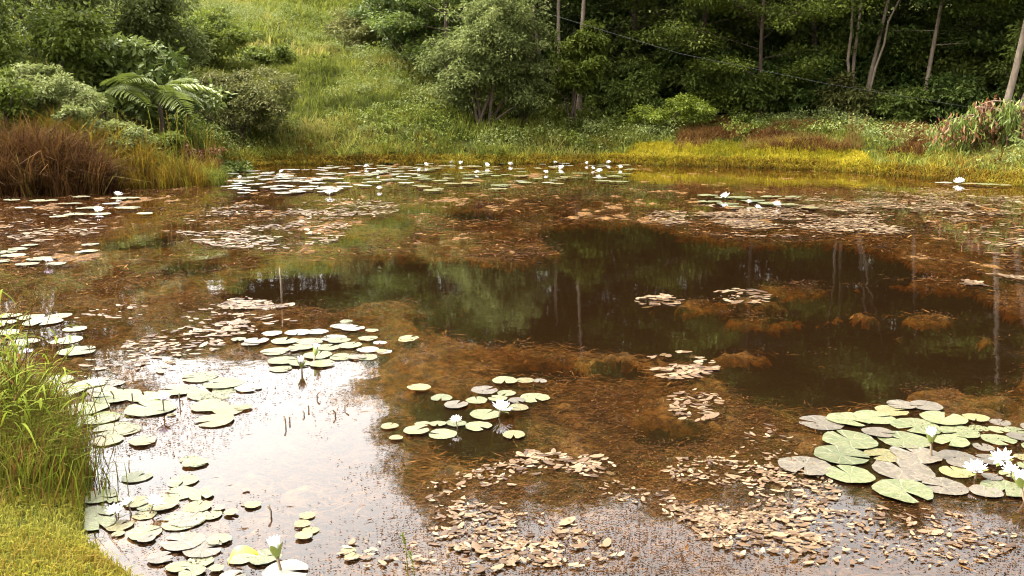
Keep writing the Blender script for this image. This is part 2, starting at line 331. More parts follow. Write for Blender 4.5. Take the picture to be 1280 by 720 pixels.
# ------------------------------------------------------------ submerged weed beds
def wp(pts): return [W(px, py)[:2] for px, py in pts]
OPEN = wp([(285, 345), (330, 334), (440, 328), (470, 312), (500, 318), (655, 326), (690, 285), (720, 276), (830, 279), (870, 292), (960, 302), (1060, 302), (1120, 322), (1200, 347), (1300, 392),
           (1300, 530), (1220, 515), (1100, 505), (1000, 512), (915, 503), (885, 450), (800, 438), (700, 424), (620, 418), (560, 400), (470, 385), (380, 376), (300, 368)])
HOLES = [(685, 455, 28, 5), (775, 457, 20, 5), (832, 535, 28, 9), (490, 276, 22, 5), (592, 268, 28, 5), (520, 262, 20, 3), (430, 300, 30, 5), (170, 300, 40, 8), (330, 295, 20, 4), (1000, 275, 10, 2),
         (600, 535, 40, 20), (1120, 560, 60, 26), (1230, 350, 14, 4), (150, 590, 40, 12), (560, 505, 20, 8), (240, 330, 30, 6)]
ISL = [(556, 383, 75, 4), (470, 380, 70, 6), (800, 379, 50, 3), (1090, 392, 120, 5), (1010, 357, 60, 5), (1215, 352, 70, 9), (900, 441, 70, 4), (1150, 491, 60, 4),
       (860, 505, 50, 22), (850, 459, 70, 7), (920, 374, 60, 5), (580, 305, 95, 14), (1190, 420, 50, 3)]
def ell(x, y, e):
    c = W(e[0], e[1]); xr = abs(W(e[0]+e[2], e[1])[0]-c[0]); yr = abs(W(e[0], e[1]-e[3])[1]-W(e[0], e[1]+e[3])[1])*.5
    q = np.hypot((x-c[0])/xr, (y-c[1])/yr); return (q-1)*min(xr, yr)
def weed_field(x, y):
    """positive = weed near the surface (metres inside the edge)"""
    wxn = (fbm(x*.8, y*.45, 11, 4)-.5); r = np.hypot(x, y)
    f = psdf(x, y, OPEN)
    fine = (fbm(x*3.0, y*1.5, 13, 4)-.5)
    f = f+wxn*(.16+.075*r)+fine*(.05+.045*r)
    for e in ISL: f = np.maximum(f, -ell(x, y, e)*1.0-.02+fine*.6+wxn*.3)
    for e in HOLES: f = np.minimum(f, ell(x, y, e)*1.3-.12+fine*.3)
    return f
nr_, nt_ = 520, 420
rw = np.geomspace(2.3, 36, nr_); tw = np.linspace(R(-37), R(37), nt_)
X = (rw[:, None]*np.sin(tw)); Y = (rw[:, None]*np.cos(tw)); 
wf = weed_field(X, Y); s_ = shore_sd(X, Y); RR = np.hypot(X, Y)
edge = sstep(-.12, .10, wf/(.3+.05*RR)+(fbm(X*9, Y*6, 17, 3)-.5)*.16)
lev = -.036+.015*sstep(9, 15, RR)*sstep(.46, .66, fbm(X*.7, Y*.4, 92, 5))
isl = np.full(X.shape, -9.0)
for e in ISL: isl = np.maximum(isl, -ell(X, Y, e))
lev = lev+.006*sstep(-.3, .3, isl)
rough_ = (fbm(X*3.1, Y*1.6, 21, 5)-.5)*.12+(fbm(X*14, Y*9, 25, 3)-.5)*.06
Z = lev+rough_-.12*(1-edge)
Z = np.where(RR < 11, np.minimum(Z, -.006+.010*(fbm(X*11, Y*11, 3, 2)-.35)), np.minimum(Z, .03))
vi = np.arange(nr_*nt_).reshape(nr_, nt_)
q = [vi[:-1, :-1], vi[1:, :-1], vi[1:, 1:], vi[:-1, 1:]]
keep = ((edge[:-1, :-1]+edge[1:, 1:]) > .9) & (s_[:-1, :-1] < .3)
q = [k_[keep] for k_ in q]
F = np.concatenate([np.stack([q[0], q[2], q[1]], 1), np.stack([q[0], q[3], q[2]], 1)])
used, inv = np.unique(F, return_inverse=True); F = inv.reshape(-1, 3)
V = np.stack([X.ravel(), Y.ravel(), Z.ravel()], 1)[used]
tag(obj('submerged_weed', mesh('submerged_weed', V, F, M['weed'], smooth=True)), 'orange brown weed beds just below the water surface', 'pond weed', kind='stuff')

# stringy stems of the weed, spilling past the edges of the beds
n = 150000; py = 232+(720-232)*rng.random(n)**1.15; px = rng.uniform(-20, 1300, n); v = (py-360)/FPX; t = EYE/(SP+v*CP); x = (px-640)/FPX*t; y = (CP-v*SP)*t
wf_ = weed_field(x, y)/(.3+.05*t); k = (wf_ > rng.normal(.05, .08, n)) & (shore_sd(x, y) < -.05) & (fbm(x*1.1, y*.6, 78, 4) > rng.uniform(.3, .6, n)); x, y, t = x[k], y[k], t[k]; n = len(x)
mb = MB(); az = rng.normal(0, .8, n)+np.pi*(rng.random(n) > .5); L = rng.uniform(.05, .15, n)*np.clip(t/7, .7, 2.2); zz = np.where(t < 9, rng.uniform(-.045, -.004, n), rng.uniform(-.03, .006, n))
leafs(mb, np.stack([x, y, zz], 1), np.stack([np.cos(az), np.sin(az), rng.normal(0, .06, n)], 1), np.tile([0, 0, 1.], (n, 1)), L, L*rng.uniform(.07, .16, n), np.clip(.38+(fbm(x*2, y*1.2, 79, 3)-.5)*1.2+rng.normal(0, .18, n), 0, 1), .2, .02)
tag(obj('weed_stems', mb.mesh('weed_stems', M['strand'])), 'stringy rust brown weed stems matted at the water surface', 'pond weed', kind='stuff')
# loose flecks floating in the weed
def fleck_pts(n, ybias):
    py = 225+(720-225)*rng.random(n)**ybias; px = rng.uniform(-20, 1300, n)
    v = (py-360)/FPX; t = EYE/(SP+v*CP); return (px-640)/FPX*t, (CP-v*SP)*t, t
x, y, t = fleck_pts(150000, 1.0)
wf = weed_field(x, y); t0_ = t; k = (wf > rng.normal(.05, .12, len(x))*(.3+.05*t)) & (shore_sd(x, y) < -.05) & (fbm(x*1.5, y*.9, 77, 4)*(.80+.20*sstep(4.5, 9, t)) > rng.uniform(.28, .62, len(x)))
x, y, t = x[k], y[k], t[k]; n = len(x)
mb = MB(); az = rng.uniform(0, 6.28, n); L = rng.uniform(.008, .022, n)*np.clip(t/5.5, .7, 4)
leafs(mb, np.stack([x, y, rng.uniform(.002, .006, n)+.008*sstep(11, 19, t)], 1), np.stack([np.cos(az), np.sin(az), rng.uniform(.0, .25, n)], 1), np.tile([0, 0, 1.], (n, 1)), L, L*rng.uniform(.3, .6, n), np.clip(rng.beta(1.6, 2.4, n), 0, 1), .2, 0)
tag(obj('floating_weed', mb.mesh('floating_weed', M['fleck'])), 'tiny brown weed flecks scattered over the water surface', 'pond weed', kind='stuff')

# ------------------------------------------------------------ pondweed (small oval floating leaves)
def oval(Lx, Wy):
    th = np.linspace(0, 2*math.pi, 8, endpoint=False)
    V = np.stack([Lx*.5*np.cos(th)*(1-.0*np.abs(np.sin(th))), Wy*.5*np.sin(th)*np.abs(np.sin(th))**.15, .0012*np.cos(2*th)], 1)
    V = np.concatenate([V, [[0, 0, -.0008]]]); F = [(i, (i+1) % 8, 8) for i in range(8)]; return V, np.array(F)
def oval_many(mb, x, y, z, az, L, Wd, tint, tilt):
    V0, F0 = oval(1, 1); n = len(x)
    vx = V0[None, :, 0]*L[:, None]; vy = V0[None, :, 1]*Wd[:, None]
    vz = z[:, None]+V0[None, :, 2]+vx*tilt[:, None]*.5
    X = x[:, None]+vx*np.cos(az)[:, None]-vy*np.sin(az)[:, None]; Y = y[:, None]+vx*np.sin(az)[:, None]+vy*np.cos(az)[:, None]
    F = (np.arange(n)[:, None, None]*9+F0[None]).reshape(-1, 3)
    mb.add(np.stack([X, Y, vz], 2).reshape(-1, 3), F, np.repeat(tint, 8))
leaf_meshes = []
for k in range(6):
    V0, F0 = oval(1, 1); V0 = V0*[1, rng.uniform(.38, .55), 1.]; V0[:, 2] += rng.normal(0, .001, 9)
    V0[:, 1] += .03*np.cos(V0[:, 0]*3+k); V0[:, 2] /= .055
    leaf_meshes.append(mesh('pondweed_leaf', V0, F0, M['pondleafs'], np.full(8, .12+.15*k), True))
def ell_pts(e, n, cl=1.6, sd=50):
    out_ = []
    while len(out_) < n:
        a = rng.uniform(0, 6.28, n*2); r = np.sqrt(rng.random(n*2))
        px = e[0]+e[2]*r*np.cos(a); py = e[1]+e[3]*r*np.sin(a); v = (py-360)/FPX; t = EYE/(SP+v*CP)
        xx = (px-640)/FPX*t; yy = (CP-v*SP)*t
        den = fbm(xx*cl, yy*cl, sd, 3); k = (den+.25*(fbm(xx*cl*3, yy*cl*3, sd+9, 2)-.5)) > rng.uniform(.38, .66, n*2)*(1+.25*(r-.5))
        k &= shore_sd(xx, yy) < -.03
        out_ += list(zip(xx[k], yy[k], t[k]))
    return np.array(out_[:n])
PW = [('carpet of cream pondweed leaves across the bottom middle of the pond', [(790, 618, 260, 50, 820), (900, 655, 140, 60, 680), (740, 660, 200, 52, 480), (970, 580, 60, 50, 110), (560, 690, 140, 30, 140)], .033, True),
      ('thin pale pondweed leaves on the sky reflection below the large right lily cluster', [(1110, 675, 160, 40, 400)], .030, False),
      ('small knot of cream pondweed leaves above the round dark hole', [(868, 507, 36, 20, 90)], .06, False),
      ('loose cream pondweed raft on the dark water, centre right', [(848, 457, 48, 17, 110)], .075, False),
      ('two small pale pondweed rafts in the dark tree reflection', [(828, 376, 34, 7, 60), (922, 372, 40, 11, 60)], .10, False),
      ('short line of pondweed leaves below the small lily cluster with one flower', [(675, 572, 32, 9, 45), (745, 580, 60, 10, 60)], .055, False),
      ('tan pondweed leaves scattered on brown water left of the white sky reflection', [(200, 412, 115, 34, 260), (300, 405, 80, 15, 90), (150, 450, 70, 32, 70)], .066, False),
      ('pale pondweed strip by the thin upright stick', [(322, 379, 58, 9, 170)], .09, False),
      ('broad carpet of pale pondweed leaves on the far right water', [(1000, 280, 170, 18, 1500), (1130, 258, 170, 22, 2200), (900, 272, 90, 14, 700)], .10, False),
      ('pondweed patch at the right edge by the brown weed bed', [(1220, 352, 60, 10, 130), (1260, 300, 60, 20, 150)], .11, False),
      ('pinkish pondweed bands on the far left water', [(330, 285, 110, 28, 700), (430, 262, 70, 12, 340), (60, 285, 70, 20, 200)], .10, False)]
for label, ells, Lm, near in PW:
    pts = np.concatenate([ell_pts(e, e[4]) for e in ells]); n = len(pts)
    c = pts[:, :2].mean(0); th = empty('pondweed', (c[0], c[1], 0)); tag(th, label, 'pondweed', 'pondweed patches')
    L = Lm*rng.lognormal(0, .32, n); Wd = L*rng.uniform(.34, .55, n); az = rng.normal(.15, .9, n)+np.pi*(rng.random(n) > .5); z = np.where(rng.random(n) < .25, rng.uniform(-.02, -.004, n), rng.uniform(.004, .009, n)); tint = np.clip(rng.normal(.40, .28, n), 0, 1)
    order = np.argsort(pts[:, 2]); take = order[:270] if near else order[:0]; rest = order[270:] if near else order
    for i in take:
        obj('leaf', leaf_meshes[i % 6], th, (pts[i, 0]-c[0], pts[i, 1]-c[1], z[i]+.004), (rng.normal(0, .06), rng.normal(0, .06), az[i]), (L[i], L[i], .055))
    mb = MB(); oval_many(mb, pts[rest, 0]-c[0], pts[rest, 1]-c[1], z[rest]+.012*(pts[rest, 2] > 11)+.02*(pts[rest, 2] > 15), az[rest], L[rest], Wd[rest], tint[rest], rng.normal(0, .12, len(rest)))
    tag(obj('leaf_carpet', mb.mesh('leaf_carpet', M['pondleafs']), th), kind='stuff')

# ------------------------------------------------------------ water lilies
def pad_mesh(seed, mat):
    g = np.random.default_rng(seed); n = 26; gap = g.uniform(.12, .42)
    th = np.linspace(gap*.5, 2*math.pi-gap*.5, n); ph = g.uniform(0, 6.28, 3)
    r = 1+.035*np.sin(3*th+ph[0])+.02*np.sin(7*th+ph[1])+g.normal(0, .008, n)
    r[0] *= .95; r[-1] *= .95
    lift = .008+.03*np.maximum(0, np.sin(2*th+ph[2]))**4+g.normal(0, .006, n)
    V = [[.10, 0, .0]]
    for q, zz in ((.55, .004), (1.0, None)):
        for k in range(n): V.append([r[k]*q*math.cos(th[k]), r[k]*q*math.sin(th[k]), zz+.006*math.sin(9*th[k]) if zz else lift[k]])
    F = []
    for k in range(n-1):
        F.append((0, 1+k, 2+k)); a = 1+k; b = 1+n+k; F += [(a, b, b+1), (a, b+1, a+1)]
    return mesh('lily_pad', V, F, mat, smooth=True)
PADS = {c: [pad_mesh(100+10*i+k, M['pad_'+c]) for k in range(5)] for i, c in enumerate('gymw')}
def petals(mb, n, L, Wd, el, z0, r0, off, curl=.15):
    for k in range(n):
        az = off+2*math.pi*k/n+rng.normal(0, .05); e = el+rng.normal(0, .06)
        d = np.array([math.cos(az)*math.cos(e), math.sin(az)*math.cos(e), math.sin(e)]); s = np.array([-math.sin(az), math.cos(az), 0]); u = np.cross(d, s)
        u = -u if u[2] < 0 else u
        c = np.array([math.cos(az)*r0, math.sin(az)*r0, z0]); V = [c]
        for q, ww in ((.25, .7), (.55, 1.0), (.82, .6)):
            m_ = c+d*L*q+u*L*curl*q*q
            V += [m_+s*Wd*ww*.5+u*Wd*.22*ww, m_-u*Wd*.05, m_-s*Wd*ww*.5+u*Wd*.22*ww]
        V.append(c+d*L+u*L*curl)
        F = [(0, 2, 1), (0, 3, 2), (1, 2, 5), (1, 5, 4), (2, 3, 6), (2, 6, 5), (4, 5, 8), (4, 8, 7), (5, 6, 9), (5, 9, 8), (7, 8, 10), (8, 9, 10)]
        mb.add(V, F)
def flower_meshes(kind):
    out_ = {}
    mb = MB()
    if kind == 'bud':
        petals(mb, 5, .075, .03, R(80), 0, .006, 0, -.06); petals(mb, 5, .075, .028, R(86), 0, .003, .6, -.03)
        out_['petals'] = mb.mesh('petals', M['petal'])
        mb = MB(); petals(mb, 4, .06, .03, R(74), -.004, .008, .3, -.10); out_['sepals'] = mb.mesh('sepals', M['sepal'])
    else:
        pm = M['petal_l'] if kind == 'lilac' else M['petal']
        dl = R(24) if kind == 'half' else 0
        petals(mb, 9, .062, .019, R(22)+dl, 0, .008, 0); petals(mb, 8, .058, .018, R(45)+dl, .004, .006, .35); petals(mb, 6, .048, .015, R(66)+dl*.5, .008, .004, .1)
        out_['petals'] = mb.mesh('petals', pm)
        mb = MB(); petals(mb, 12, .026, .006, R(72), .008, .004, 0, -.2); out_['stamens'] = mb.mesh('stamens', M['stamen'])
        mb = MB(); petals(mb, 4, .058, .02, R(14), -.006, .008, .4); out_['sepals'] = mb.mesh('sepals', M['sepal'])
    return out_
FL = {k: flower_meshes(k) for k in ('white', 'half', 'lilac', 'bud')}
mb = MB(); tube(mb, [(0, 0, -.3), (.01, 0, -.1), (0, 0, .0)], [.006, .005, .006], 5); STALK = mb.mesh('stalk', M['stalk'])
def add_flower(th, base, px, py, wpx, kind='white', hgt=.042):
    hh = hgt; p = W(px, py, hh+.02); t = (EYE-hh)/(SP+(py-360)/FPX*CP); D_ = max(.07, wpx*t/FPX*(1-.2*float(sstep(8, 18, t))))
    s = D_/(.118 if kind != 'bud' else .085*.75)
    if kind == 'bud': s = min(s, 2.2)
    if kind == 'white' and rng.random() < .4: kind = 'half'
    name = 'bud' if kind == 'bud' else 'flower'
    md = FL[kind]; f = obj(name, md['petals'], th, (p[0]-base[0], p[1]-base[1], hh), (rng.normal(0, .24), rng.normal(0, .24), rng.uniform(0, 6)), s)
    for k in md:
        if k != 'petals': obj(k, md[k], f)
    obj('stalk', STALK, f)
def lily(label, pads, flowers=(), stalks=(), group='water lilies on the pond', fill=0):
    """one spreading lily plant: pads = (px, py, width px, colour)"""
    pads = list(pads)
    for k in range(fill):
        q = pads[rng.integers(len(pads))]; pads.append((q[0]+rng.normal(0, 16), q[1]+rng.normal(0, 5), q[2]*rng.uniform(.45, .9), 'mmyg'[rng.integers(4)]))
    xy = np.array([W(p[0], p[1])[:2] for p in pads]); base = np.array([*xy.mean(0), 0.0])
    th = empty('water_lily', base); tag(th, label, 'water lily', group)
    zs = np.linspace(0, 1, len(pads)); zs = zs[rng.permutation(len(pads))]
    for (px, py, wd, c), p, zz in zip(pads, xy, zs):
        t = depth(px, py); r = wd*t/FPX*.5
        lift = .003+.009*zz+(.03 if t > 15 else 0)
        obj('pad', PADS[c][rng.integers(5)], th, (p[0]-base[0], p[1]-base[1], lift), (rng.normal(0, .012), rng.normal(0, .012), rng.uniform(0, 6.28)), (r*rng.uniform(.95, 1.05), r*rng.uniform(.92, 1.05), r))
    for f in flowers: add_flower(th, base, *f)
    for (px, py, hpx) in stalks:
        p = W(px, py)-base; h = hpx*depth(px, py)/FPX; m_ = MB(); g = rng.normal(0, .008, 4)
        tube(m_, [(p[0], p[1], -.2), (p[0]+g[0], p[1]+g[1], h*.5), (p[0]+g[2], p[1]+g[3], h)], [.004, .004, .0055], 5); obj('stalk', m_.mesh('stalk', M['stalk']), th)
    return th, base
lily('large dense lily cluster of green and mauve pads at the right edge',
     [(1061, 526, 52, 'g'), (1092, 523, 52, 'g'), (1027, 529, 56, 'm'), (1115, 514, 41, 'y'), (1126, 507, 36, 'm'), (1157, 509, 38, 'm'), (1145, 534, 57, 'g'), (1180, 525, 56, 'g'), (1199, 541, 51, 'g'), (1220, 524, 30, 'y'),
      (1224, 536, 25, 'g'), (1248, 539, 26, 'g'), (1248, 551, 40, 'g'), (1269, 539, 28, 'g'), (1250, 529, 27, 'm'), (1275, 548, 30, 'm'), (1098, 542, 40, 'm'), (1130, 551, 60, 'g'), (1189, 553, 44, 'g'), (1062, 552, 66, 'g'),
      (1051, 571, 64, 'g'), (1006, 584, 64, 'm'), (1062, 595, 58, 'g'), (1104, 570, 44, 'y'), (1145, 569, 60, 'm'), (1128, 588, 74, 'm'), (1129, 616, 70, 'g'), (1195, 571, 42, 'm'), (1203, 581, 38, 'm'), (1194, 591, 38, 'y'),
      (1180, 609, 56, 'm'), (1235, 576, 36, 'm'), (1229, 560, 26, 'm'), (1240, 598, 24, 'm'), (1262, 594, 26, 'g'), (1256, 612, 58, 'g'), (1232, 616, 38, 'm'), (1280, 573, 24, 'y'), (1284, 585, 26, 'g'), (1300, 560, 44, 'g'), (1310, 590, 50, 'g'), (1295, 535, 36, 'm')],
     [(1220, 584, 29), (1254, 570, 28), (1264, 584, 20), (1164, 548, 16, 'bud', .08), (1277, 604, 16, 'bud', .06)])
lily('small lily cluster with one open white flower in the middle of the pond',
     [(524, 486, 30, 'y'), (552, 498, 27, 'g'), (570, 507, 32, 'm'), (528, 531, 20, 'g'), (547, 531, 21, 'g'), (520, 540, 32, 'g'), (553, 543, 36, 'g'), (570, 530, 25, 'g'), (598, 534, 34, 'g'), (606, 488, 34, 'm'), (596, 501, 27, 'g'),
      (622, 500, 25, 'g'), (633, 493, 23, 'g'), (646, 502, 22, 'm'), (668, 498, 37, 'g'), (648, 510, 26, 'y'), (606, 519, 38, 'g'), (631, 477, 33, 'g'), (656, 476, 24, 'y'), (675, 477, 17, 'm'), (642, 545, 30, 'y'), (487, 534, 22, 'y'), (495, 549, 18, 'y')],
     [(626, 508, 26), (570, 522, 12)])
lily('pale lily raft on the white sky reflection, with small standing buds',
     [(321, 427, 30, 'w'), (343, 440, 34, 'g'), (353, 452, 36, 'g'), (351, 462, 28, 'g'), (373, 416, 34, 'w'), (356, 427, 34, 'g'), (397, 415, 28, 'w'), (387, 427, 32, 'g'), (417, 423, 32, 'w'), (397, 445, 36, 'g'), (376, 435, 30, 'g'), (410, 435, 32, 'g'),
      (403, 456, 32, 'g'), (440, 411, 32, 'w'), (427, 408, 28, 'w'), (465, 414, 17, 'g'), (460, 424, 25, 'g'), (511, 423, 25, 'g'), (438, 433, 28, 'g'), (460, 438, 28, 'w'), (457, 447, 30, 'g'), (427, 447, 30, 'g'), (480, 440, 20, 'w'), (424, 427, 30, 'g'), (475, 430, 18, 'w'), (340, 418, 24, 'w'), (375, 456, 26, 'g')],
     [(377, 455, 9, 'bud', .04), (394, 440, 9, 'bud', .05)], fill=10)
lily('drifting yellow green pads between the pale raft and the left bank',
     [(249, 472, 46, 'g'), (279, 481, 50, 'g'), (265, 493, 56, 'g'), (222, 489, 46, 'g'), (262, 509, 44, 'y'), (269, 527, 46, 'y'), (286, 514, 38, 'y'), (304, 511, 22, 'y'), (244, 580, 30, 'g'), (310, 486, 34, 'w')],
     [], [(357, 533, 13), (360, 528, 7), (378, 520, 6), (388, 512, 6), (400, 498, 8), (418, 520, 9), (432, 512, 8)], fill=5)
lily('crowded lily pads with a lilac flower beside the tall grass on the left',
     [(144, 496, 58, 'g'), (181, 497, 42, 'g'), (108, 512, 54, 'g'), (188, 512, 58, 'g'), (124, 523, 50, 'g'), (86, 535, 34, 'g'), (145, 537, 50, 'g'), (134, 552, 36, 'y'), (178, 552, 34, 'y'), (82, 489, 50, 'g'), (70, 476, 42, 'g'), (112, 482, 36, 'y'), (50, 500, 50, 'g'), (60, 520, 44, 'g'), (140, 480, 30, 'm')],
     [(203, 495, 20, 'lilac', .08), (117, 479, 24, 'white', .08), (34, 438, 14, 'lilac', .08)], [(166, 505, 14), (225, 505, 14), (142, 500, 12)], fill=9)
lily('lily cluster with three white flowers beside the lawn at lower left',
     [(171, 597, 36, 'g'), (243, 581, 30, 'g'), (229, 602, 37, 'g'), (223, 618, 42, 'g'), (251, 621, 30, 'g'), (123, 621, 42, 'g'), (142, 627, 16, 'g'), (171, 629, 33, 'y'), (204, 632, 38, 'y'), (181, 644, 29, 'y'), (120, 642, 45, 'g'), (149, 658, 33, 'y'), (124, 656, 38, 'g'),
      (247, 635, 33, 'y'), (229, 652, 56, 'g'), (264, 645, 27, 'g'), (181, 668, 40, 'g'), (229, 679, 56, 'm'), (274, 677, 29, 'g'), (148, 669, 16, 'y'), (289, 643, 18, 'y'), (250, 703, 33, 'g'), (222, 711, 29, 'y'), (240, 717, 33, 'g'), (271, 713, 18, 'y'), (316, 633, 20, 'y'), (200, 700, 30, 'm'), (104, 648, 30, 'g')],
     [(143, 635, 22), (191, 625, 26), (160, 625, 18), ], [(338, 645, 14)], fill=9)
lily('few pale pads with a closed white bud at the bottom left edge',
     [(300, 700, 30, 'g'), (331, 699, 40, 'g'), (358, 716, 56, 'w'), (384, 646, 20, 'y'), (378, 657, 22, 'y'), (388, 664, 22, 'y'), (380, 672, 22, 'y'), (435, 690, 20, 'y'), (440, 698, 18, 'y'), (290, 722, 34, 'w')],
     [(346, 690, 16, 'bud', .06)])
lily('green pads above the tall grass tips at the left edge',
     [(11, 396, 30, 'g'), (6, 404, 26, 'g'), (38, 397, 32, 'g'), (54, 403, 48, 'g'), (75, 396, 30, 'y'), (94, 412, 28, 'g'), (84, 426, 38, 'g'), (97, 440, 44, 'g'), (11, 417, 28, 'g'), (-12, 408, 34, 'g'), (30, 428, 34, 'g')])
lily('scattered lily pads with two white flowers near the russet grass on the far left',
     [(15, 252, 20, 'g'), (55, 253, 32, 'g'), (86, 257, 30, 'g'), (102, 248, 22, 'y'), (156, 250, 36, 'g'), (111, 262, 28, 'g'), (74, 273, 22, 'g'), (94, 270, 24, 'g'), (123, 270, 30, 'g'), (160, 262, 32, 'g'), (181, 269, 20, 'y'), (30, 262, 20, 'w'), (140, 257, 22, 'w')],
     [(147, 243, 14), (123, 262, 15)])
lily('lily pads with one pale flower at the left edge of the open pond',
     [(7, 315, 28, 'g'), (22, 312, 22, 'g'), (37, 307, 20, 'g'), (17, 320, 30, 'g'), (34, 331, 28, 'y'), (52, 324, 34, 'g'), (69, 330, 24, 'g'), (113, 306, 20, 'g'), (111, 314, 22, 'g'), (100, 316, 12, 'w'), (0, 327, 24, 'g')],
     [(59, 325, 13, 'lilac')])
lily('isolated lily cluster with white flowers on the far right water',
     [(884, 246, 26, 'g'), (887, 254, 30, 'g'), (910, 257, 30, 'g'), (927, 249, 28, 'g'), (941, 253, 30, 'g'), (961, 256, 28, 'g'), (984, 258, 28, 'g'), (991, 248, 20, 'g'), (1012, 262, 22, 'y'), (964, 248, 26, 'g'), (905, 249, 24, 'g'), (1050, 265, 16, 'y'), (945, 262, 22, 'g'), (920, 261, 20, 'g')],
     [(907, 246, 18), (947, 259, 12), (971, 255, 13), (936, 252, 10)])
lily('thin row of pads with a white flower at the right shore',
     [(1215, 231, 26, 'y'), (1235, 232, 28, 'g'), (1252, 233, 24, 'y'), (1180, 230, 20, 'w'), (1110, 217, 16, 'w')], [(1199, 227, 16), (1117, 212, 15)])
def strip(x0, x1, y0, y1, n, cols, wr):
    o_ = []
    for k in range(n):
        py = y0+(y1-y0)*rng.random()**1.2; px = rng.uniform(x0, x1); o_.append((px, py, rng.uniform(*wr)*(.6+.4*(py-y0)/(y1-y0+1)), cols[rng.integers(len(cols))]))
    return o_
lily('carpet of pale pads with sky glare in their colour along the far left bank',
     strip(285, 420, 213, 244, 70, 'wwwm', (16, 30))+strip(400, 520, 208, 236, 55, 'wwwg', (14, 26)),
     [(412, 241, 14), (474, 235, 10), (472, 215, 8), (300, 222, 9), (352, 214, 8)])
lily('long belt of yellow green pads and white flowers below the big rounded shrub',
     strip(520, 660, 206, 240, 44, 'gygy', (14, 26))+strip(455, 640, 204, 216, 30, 'gwgy', (12, 20)),
     [(458, 208, 9), (532, 206, 9), (564, 203, 8), (576, 204, 9), (608, 207, 11), (596, 215, 8), (524, 213, 8), (638, 205, 9)])
lily('belt of pads and white flowers before the yellow grass on the far shore',
     strip(650, 790, 203, 232, 44, 'gygw', (12, 24)),
     [(682, 215, 9), (702, 209, 9), (694, 203, 7), (711, 201, 7), (734, 204, 8), (749, 214, 12), (761, 203, 9), (775, 209, 9), (741, 210, 7)])
# yellow curled leaf at bottom left
mb = MB(); tt = np.linspace(0, 1, 9); V = []
for q in tt:
    ww = .035*math.sin(math.pi*min(.98, max(.03, q)))**.6; ang = q*3.2
    cx_ = .11*q-.02*math.sin(ang); cz = .03+.05*math.sin(ang*.8)
    V += [(cx_, -ww, cz+.012), (cx_, 0, cz), (cx_, ww, cz+.012)]
F = []
for i in range(8):
    for j in range(2):
        a = i*3+j; F += [(a, a+3, a+4), (a, a+4, a+1)]
mb.add(V, F); p = W(286, 716)
tag(obj('curled_leaf', mb.mesh('curled_leaf', M['yleaf'], True), None, p, (0, 0, .2)), 'curled yellow leaf standing up from the water at the bottom left', 'leaf')
mb = MB(); p0 = W(351, 372); tube(mb, [(0, 0, -.4), (.01, 0, .12), (.0, .01, .29)], [.009, .008, .006], 6)
tag(obj('stick', mb.mesh('stick', M['stalk']), None, p0), 'thin dark upright stick standing in the water above the pale pondweed strip', 'stick')

# ------------------------------------------------------------ trees and shrubs
def clusters_leaves(mb, C, rad, nper, Lm, tbase, upbias=1.0, flat_=.5, aspect=.42):
    """sprays of leaves round the points C, each spray with its own tone"""
    n = len(C)*nper; ci = np.repeat(np.arange(len(C)), nper)
    o_ = rng.normal(0, 1, (n, 3)); o_ = norm(o_)*(rng.random(n)**.45)[:, None]
    rv = np.broadcast_to(rad, (len(C),))[ci]
    P = C[ci]+o_*rv[:, None]*np.array([1, 1, flat_])
    d = o_*[1, 1, .3]+rng.normal(0, .45, (n, 3))+[0, 0, -.15]
    up = rng.normal(0, .45, (n, 3))+[0, 0, upbias]
    ct = rng.normal(0, .12, len(C))[ci]
    tint = np.clip(tbase+ct+rng.normal(0, .13, n), 0, 1)
    L = Lm*rng.uniform(.65, 1.3, n); leafs(mb, P, d, up, L, L*aspect*rng.uniform(.8, 1.2, n), tint)
def wobble(p0, p1, n, amp):
    t = np.linspace(0, 1, n)[:, None]; p = np.asarray(p0)*(1-t)+np.asarray(p1)*t
    o_ = np.cumsum(rng.normal(0, amp, (n, 3)), 0); o_ -= o_[0]; o_[:, 2] *= .3
    return p+o_*np.sin(t*math.pi*.5+.0)
